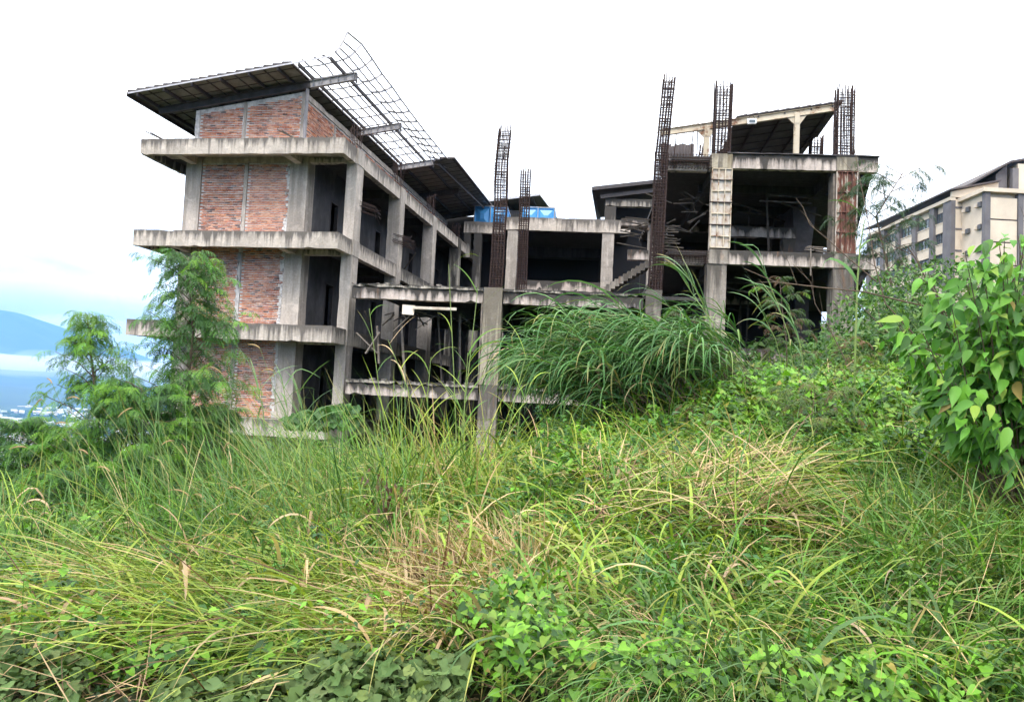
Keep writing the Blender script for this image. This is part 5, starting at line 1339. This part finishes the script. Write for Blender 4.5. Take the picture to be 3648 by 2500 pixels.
reed('tall thin reed standing left of centre before the brick block corner', [(905,1120),(880,1000),(860,880),(838,700)], 8.5, 7, (.008,.014), (.3,.5), YG, CR_)
reed('tallest thin reed reaching the terrace slab in the middle', [(1040,1120),(1035,980),(1030,850),(1018,600)], 8.0, 5, (.006,.012), (.4,.6), YG, CR_)
reed('reed whose seed stem fans out right before the middle column', [(1035,1100),(1050,960),(1066,820),(1085,650)], 8.2, 8, (.008,.014), (.35,.6), YG, CR_)
reed('leafy yellow-green reed right of the two tallest stalks', [(1050,1130),(1052,1000),(1055,900),(1062,800)], 7.6, 9, (.012,.02), (.35,.6), YG, CR_)
reed('reed with forked buff seed heads leaning left before the lower beam', [(1000,1130),(960,1000),(925,880),(880,770)], 7.8, 9, (.010,.018), (.3,.55), [G_YEL, G_STRAW], CR_)
reed('straight reed between the forked one and the tall ones', [(975,1130),(972,1000),(970,900),(978,810)], 8.3, 7, (.010,.016), (.35,.55), YG, CR_)
reed('bent reed before the right side of the middle column', [(1140,1120),(1150,1000),(1170,900),(1195,800)], 7.4, 8, (.012,.02), (.3,.55), YG, CR_)
reed('reed with reddish nodes right of the middle column', [(1180,1090),(1172,1010),(1180,930),(1215,850)], 7.8, 8, (.010,.018), (.3,.5), YG, CR_)
RG = 'broad-bladed reeds before the tower'
for i, (pp, Y, lab) in enumerate((([(1660,800),(1620,735),(1580,680),(1545,625)], 10.5, 'broad pale reed pointing up-left before the left tower column'),
        ([(1640,770),(1610,720),(1575,650),(1550,610)], 11, 'second broad reed crossing behind the pale one'),
        ([(1815,830),(1790,760),(1765,690),(1728,600)], 10.5, 'broad pale reed leaning left in the tower opening'),
        ([(1840,850),(1815,780),(1795,720),(1790,690)], 10.8, 'short broad reed beside the leaning one in the opening'),
        ([(1800,830),(1760,770),(1735,720),(1712,650)], 11.2, 'dark broad reed leftmost in the tower opening'))):
    reed(lab, pp, Y, 9, (.020,.034), (.45,.8), [(.12,.22,.09),(.09,.18,.07)], RG, side=LEFT+.2)
reed('single green cane rising in front of the right tower column', [(1940,860),(1942,760),(1946,640),(1952,560),(1962,500)], 8.5, 4, (.03,.045), (.45,.7), [(.10,.22,.06)], 'canes before the right tower column', 'cane_stalk', wstem=.014)
for i, (x0, y0, x1, y1, lab) in enumerate(((655,1010,640,860,'arching green reed before the inner column of the brick block'),(690,1000,670,880,'reed bending right before the gallery opening'),(600,1000,582,870,'reed leaning over the foot of the brick wall'))):
    reed(lab, [(x0,y0+60),(x0,y0),(x0-2,(y0+y1)/2),(x1,y1)], 12.5, 12, (.02,.035), (.5,.9), [(.13,.24,.08),(.10,.19,.07)], 'green reeds at the foot of the brick block')

# foxtails
FX = [(95,905,175,960),(118,870,60,890),(180,905,205,960),(240,880,275,940),(300,925,360,985),(150,960,110,945),(200,1030,240,1060),(330,900,345,925),(395,1000,330,985),(425,1030,410,1010),(60,1015,85,1050),
      (350,1065,300,1060),(250,1070,215,1090),(520,1005,480,995),(430,1125,385,1140),(300,1140,345,1150),(545,1110,500,1090),(590,790,565,860),(110,1165,60,1190),(190,1210,230,1190),(260,1240,300,1215),(330,1210,280,1240),
      (160,1290,110,1310),(60,1310,20,1330),(215,1330,190,1390),(390,1260,330,1290),(100,1420,60,1440),(240,1440,200,1460),(300,1480,260,1510),(560,1180,520,1170),(1990,1290,1960,1300),(2300,1250,2270,1270),(620,840,600,890),(505,850,490,870),(1135,1240,1100,1250)]
ORD = ['first','second','third','fourth','fifth','sixth','seventh','eighth','ninth','tenth','eleventh','twelfth','thirteenth','fourteenth','fifteenth','sixteenth']
def fox_label(i):
    row = lambda q: 0 if q[1] < 935 else 1 if q[1] < 1080 else 2 if q[1] < 1230 else 3
    mine = sorted([q for q in FX[:35] if row(q) == row(FX[i])]); k = mine.index(FX[i])
    return ['orange foxtail stalk, %s from the left among those level with the sapling crowns', 'orange foxtail stalk, %s from the left in the row crossing the shrub stems', 'orange foxtail stalk, %s from the left in the middle of the left grass', 'orange foxtail stalk, %s from the left in the lowest foreground row'][row(FX[i])] % ORD[k]
FX = [q for k, q in enumerate(FX[:35]) if k % 4 != 3]
M_FOX, t_, b_2 = mat('foxtail_fuzz', (.36,.25,.12), .95)
for i, (hx, hy, tx, ty) in enumerate(FX[:35]):
    tt = (hy-850)/700; Y = 8.2 - 3.7*max(0, min(1, tt)); H = at(hx, hy, Y)
    bx = H[0]+rnd.uniform(.25, .75); byy = Y+rnd.uniform(-.1, .3); base = (bx, byy, gp(bx, byy))
    T = Thing('foxtail_stalk', fox_label(i), 'grass stalk', base, 0, 'foxtail stalks in the left grass')
    Bv = Vector(base); Hv = Vector(H); mid = Bv.lerp(Hv, .5)+Vector((.06, 0, .05))
    m = MB(); m.tube([Bv, Bv.lerp(mid, .5)+Vector((.02,0,.02)), mid, mid.lerp(Hv, .5)+Vector((.03,0,.03)), Hv], .0035, 4, .002); T.part('stem', m, M_GREENSTEM)
    d = Vector((-rnd.uniform(.1, 1), rnd.uniform(-.5, .5), rnd.uniform(-.2, .9))).normalized(); ln = rnd.uniform(.10, .18); pts = []; p = Hv.copy()
    m = MB()
    for k in range(7):
        pts.append(p.copy()); d = (d+Vector((0,0,-.16))).normalized(); p = p+d*ln/6
    rr = [.003, .006, .007, .007, .006, .004, .002]
    for k in range(6):
        m.tube([pts[k], pts[k+1]], rr[k], 6, rr[k+1])
        for j in range(10):
            c = pts[k].lerp(pts[k+1], rnd.random()); e = Vector((rnd.gauss(0,1), rnd.gauss(0,1), rnd.gauss(0,1))).normalized()*.016+d*.008; s_ = e.cross(d).normalized()*.0012
            nn = len(m.v); m.v += [tuple(c-s_), tuple(c+s_), tuple(c+e)]; m.f.append((nn, nn+1, nn+2))
    T.part('seed_head', m, M_FOX)

# dead brown weed left of centre
T = Thing('withered_weed', 'withered dark brown weed with hanging dry leaves left of the centre', 'weed', tuple(at(860, 1200, 6.3)), 0)
m = MB(); pos = []
for (px, py) in ((825,1070),(850,1050),(880,1060),(905,1090),(930,1100)):
    a, b_ = Vector(at(870, 1230, 6.3)), Vector(at(px, py, 6.3+rnd.uniform(-.2,.2))); mid = a.lerp(b_, .5)+Vector((rnd.uniform(-.05,.05),0,0))
    m.tube([a, mid, b_], .005, 4, .002)
    for k in range(12): pos.append(tuple(a.lerp(b_, rnd.uniform(.3, 1))+Vector((rnd.gauss(0,.03),rnd.gauss(0,.03),0))))
T.part('stem', m, M_BARK); pos = np.array(pos)-np.array(T.off); n = len(pos)
fastmesh('dry_leaves', *leaves(T_OVAL, pos, np.array([0,0,-1.])+rng.normal(0,.35,(n,3)), rng.normal(0,1,(n,3)), rng.uniform(.05,.09,n), pick([(.08,.04,.03),(.12,.065,.045)],[1,1],n)), M_LEAF, False, T.e)

# ------------------------------------------------------------------ broad-leaved shrub at the right
T = Thing('broad_leaved_shrub', 'large bright green shrub with pointed drooping leaves filling the right edge', 'shrub', tuple(at(2300, 1250, 6.2)), 0)
_o = np.array(T.off)
m = MB(); pos = []; axs = []
root = Vector(at(2330, 1240, 6.4)); root.z = min(root.z, gp(root.x, root.y))
tips = []
for k in range(120):
    while True:
        px, py = (rnd.uniform(2210, 2420), rnd.uniform(470, 640)) if k % 6 == 0 else (rnd.uniform(2030, 2480), rnd.uniform(450, 985))
        # outline of the crown in the view, as an ellipse plus a shoulder reaching up to the right
        if ((px-2300)/270)**2 + ((py-765)/225)**2 < 1 or (px > 2210 and py < 760 and (py-470) > (2400-px)*.55): break
    tips.append(Vector(at(px, py, rnd.uniform(5.6, 6.8))))
for tp in tips:
    mid = root.lerp(tp, .55)+Vector((rnd.uniform(-.1,.1), rnd.uniform(-.1,.1), .12))
    m.tube([root.lerp(tp, .08), root.lerp(mid, .6), mid, tp], .008, 5, .003)
    out_d = (tp-mid).normalized()
    for j in range(22):
        s_ = rnd.uniform(.1, 1.05); q = mid.lerp(tp, s_)+Vector((rnd.gauss(0,.05), rnd.gauss(0,.06), rnd.gauss(0,.04)))
        dd = out_d*.3+Vector((rnd.gauss(-.30,.45), rnd.gauss(-.35,.45), rnd.uniform(-1.3, -.2)))
        pos.append(tuple(q)); axs.append(tuple(dd))
T.part('branches', m, M_BARK)
pos = np.array(pos); axs = np.array(axs); n = len(pos)
order = np.argsort(pos[:, 1]); pos = pos[order]; axs = axs[order]
sz = rng.uniform(.09, .21, n); cl = pick([(.09,.25,.030), (.14,.34,.038), (.05,.14,.025), (.24,.38,.05), (.28,.22,.06)], [5, 5, 3, .8, .15], n, .22)
nr = np.array([0, -.45, .8])+rng.normal(0, .35, (n, 3))
V, F, C = leaves(T_BIG, pos-_o, axs, nr, sz, cl)
nv, nf_ = len(T_BIG[0]), len(T_BIG[1])
for k in range(300):
    fastmesh('leaf', V[k*nv:(k+1)*nv], F[k*nf_:(k+1)*nf_]-k*nv, C[k*nv:(k+1)*nv], M_LEAF, True, T.e)
o = fastmesh('leaves', V[300*nv:], F[300*nf_:]-300*nv, C[300*nv:], M_LEAF, True, T.e); o['kind'] = 'stuff'
# squash vine on the lower balcony of the brick block
T = Thing('squash_vine', 'round-leaved vine heaped on the lowest balcony of the brick block', 'vine', tuple(at(730, 960, 25)), 0)
n = 330; px = rng.uniform(652, 812, n); py = 962-rng.uniform(0, 1, n)*(18+30*np.clip((px-652)/120, 0, 1)); pos = np.array([at(a, b_, rng.uniform(24, 26.5)) for a, b_ in zip(px, py)])-np.array(T.off)
nr = np.array([0,-.8,.6])+rng.normal(0,.35,(n,3))
V, F, C = leaves(T_ROUND, pos, np.array([0,-.2,-1.])+rng.normal(0,.4,(n,3)), nr, rng.uniform(.18,.34,n), pick([(.04,.11,.025),(.06,.15,.03),(.12,.24,.04)],[5,3,.8],n))
for k in range(120): fastmesh('leaf', V[k*15:(k+1)*15], F[k*14:(k+1)*14]-k*15, C[k*15:(k+1)*15], M_LEAF, False, T.e)
o = fastmesh('leaves', V[120*15:], F[1680:]-120*15, C[120*15:], M_LEAF, False, T.e); o['kind'] = 'stuff'
# bare branches reaching in from the right
def branch(label, pts, Y, r, subs=6):
    P = [Vector(at(px, py, Y)) for px, py in pts]
    T = Thing('bare_branch', label, 'branch', tuple(P[0]), 0, 'bare branches reaching in from the right')
    m = MB(); m.tube(P, r, 5, r*.35)
    T.part('bough', m, M_BARK)
    for k in range(subs):
        f = rnd.uniform(.15, .95)*(len(P)-1); i0 = min(len(P)-2, int(f)); q = P[i0].lerp(P[i0+1], f-i0); d = (P[i0+1]-P[i0]).normalized()
        e = (d+Vector((rnd.gauss(0,.5), rnd.gauss(0,.3), rnd.gauss(.25,.5)))).normalized()*rnd.uniform(.2, .45)
        m = MB(); m.tube([q, q+e*.5+Vector((0,0,rnd.gauss(0,.02))), q+e], r*.35, 4, r*.12); T.part('twig', m, M_BARK)
branch('long bare branch crossing before the right tower column to the tower opening', [(2330,745),(2230,735),(2120,700),(1960,662),(1860,652),(1760,640),(1690,610)], 6.6, .010)
branch('bare twig curling up inside the upper tower opening', [(1990,640),(1930,590),(1880,545),(1838,510),(1822,470),(1806,450)], 6.9, .006, 3)
branch('thin bare branch rising above the roof corner of the tower', [(2075,760),(2010,690),(1985,600),(1970,500),(1950,400),(1938,330)], 7.0, .007)
branch('dark bare branch rising left out of the broad-leaved shrub', [(2240,830),(2160,720),(2105,640),(2080,590),(2060,560)], 6.3, .010)
branch('slanting bare branch before the lower apartment windows', [(2200,840),(2100,790),(2020,760),(1960,700),(1900,650)], 6.8, .007)
branch('bare branch rising steeply on the right inside the shrub', [(2240,800),(2290,660),(2330,560),(2350,480)], 6.1, .009)
branch('short forked bare twig over the lower tower beam', [(1920,820),(1880,740),(1850,690),(1840,640),(1800,600)], 8.5, .006, 4)
# ------------------------------------------------------------------ air
def haze():
    m = MB(); m.box(-46000, 46000, -46000, 46000, -366.0, 3000)
    mt = bpy.data.materials.new('air'); mt.use_nodes = True; t = mt.node_tree
    for n in list(t.nodes):
        if n.type != 'OUTPUT_MATERIAL': t.nodes.remove(n)
    pv = N(t, 'ShaderNodeVolumePrincipled')
    pv.inputs['Color'].default_value = (.25, .54, 1.0, 1)
    pv.inputs['Density'].default_value = HAZE
    pv.inputs['Anisotropy'].default_value = 0.0
    t.links.new(pv.outputs[0], t.nodes['Material Output'].inputs['Volume'])
    o = link('haze', m.mesh('haze', mt)); tag(o, 'thin blue air between here and the mountain', kind='stuff')
HAZE = 4.2e-5
haze()

# ------------------------------------------------------------------ clouds lying against the mountain
def cloud(name, label, c, r, dens, seed, amp=.28):
    q = np.random.default_rng(seed)
    nu, nv_ = 64, 28
    th = np.linspace(0, 2*np.pi, nu, endpoint=False); ph = np.linspace(-np.pi/2, np.pi/2, nv_)
    P_, T_ = np.meshgrid(ph, th, indexing='ij')
    d = np.stack([np.cos(P_)*np.cos(T_), np.cos(P_)*np.sin(T_), np.sin(P_)], -1)
    f = 1 + amp*(np.sin(d[...,0]*7+q.uniform(0,6))*np.sin(d[...,1]*5+q.uniform(0,6))+.6*np.sin(d[...,0]*19+q.uniform(0,6))*np.sin(d[...,2]*5+q.uniform(0,6))+.35*np.sin(d[...,0]*41+q.uniform(0,6)))
    V = np.array(c) + d*f[..., None]*np.array(r); V[..., 2] = np.maximum(V[..., 2], c[2]-r[2]*.8)
    F = []
    for i in range(nv_-1):
        for k in range(nu):
            k2 = (k+1) % nu; F.append((i*nu+k, i*nu+k2, (i+1)*nu+k2, (i+1)*nu+k))
    mt = bpy.data.materials.new('cloud_vapour'); mt.use_nodes = True; t = mt.node_tree
    for n in list(t.nodes):
        if n.type != 'OUTPUT_MATERIAL': t.nodes.remove(n)
    pv = N(t, 'ShaderNodeVolumePrincipled'); pv.inputs['Color'].default_value = (1, 1, 1, 1); pv.inputs['Density'].default_value = dens; pv.inputs['Anisotropy'].default_value = 0.2
    t.links.new(pv.outputs[0], t.nodes['Material Output'].inputs['Volume'])
    o = fastmesh(name, V.reshape(-1, 3), np.array(F), None, mt, True); tag(o, label, kind='stuff')
cc = lambda px, py, Y: tuple(at(px, py, Y))
cloud('cloud', 'white cloud bank lying along the foot of the blue mountain', cc(60, 826, 17500), (6500, 1500, 190), .0012, 1)
cloud('cloud', 'thin veil of cloud in front of the lower mountain', cc(160, 842, 17000), (8000, 2400, 300), .0002, 2)
cloud('cloud', 'white cloud cap hiding the mountain summit', cc(-40, 672, 23500), (5200, 4500, 330), .0012, 3)
cloud('cloud', 'thin veil around the cloud cap of the mountain', cc(10, 678, 23000), (6200, 5000, 400), .0003, 4)
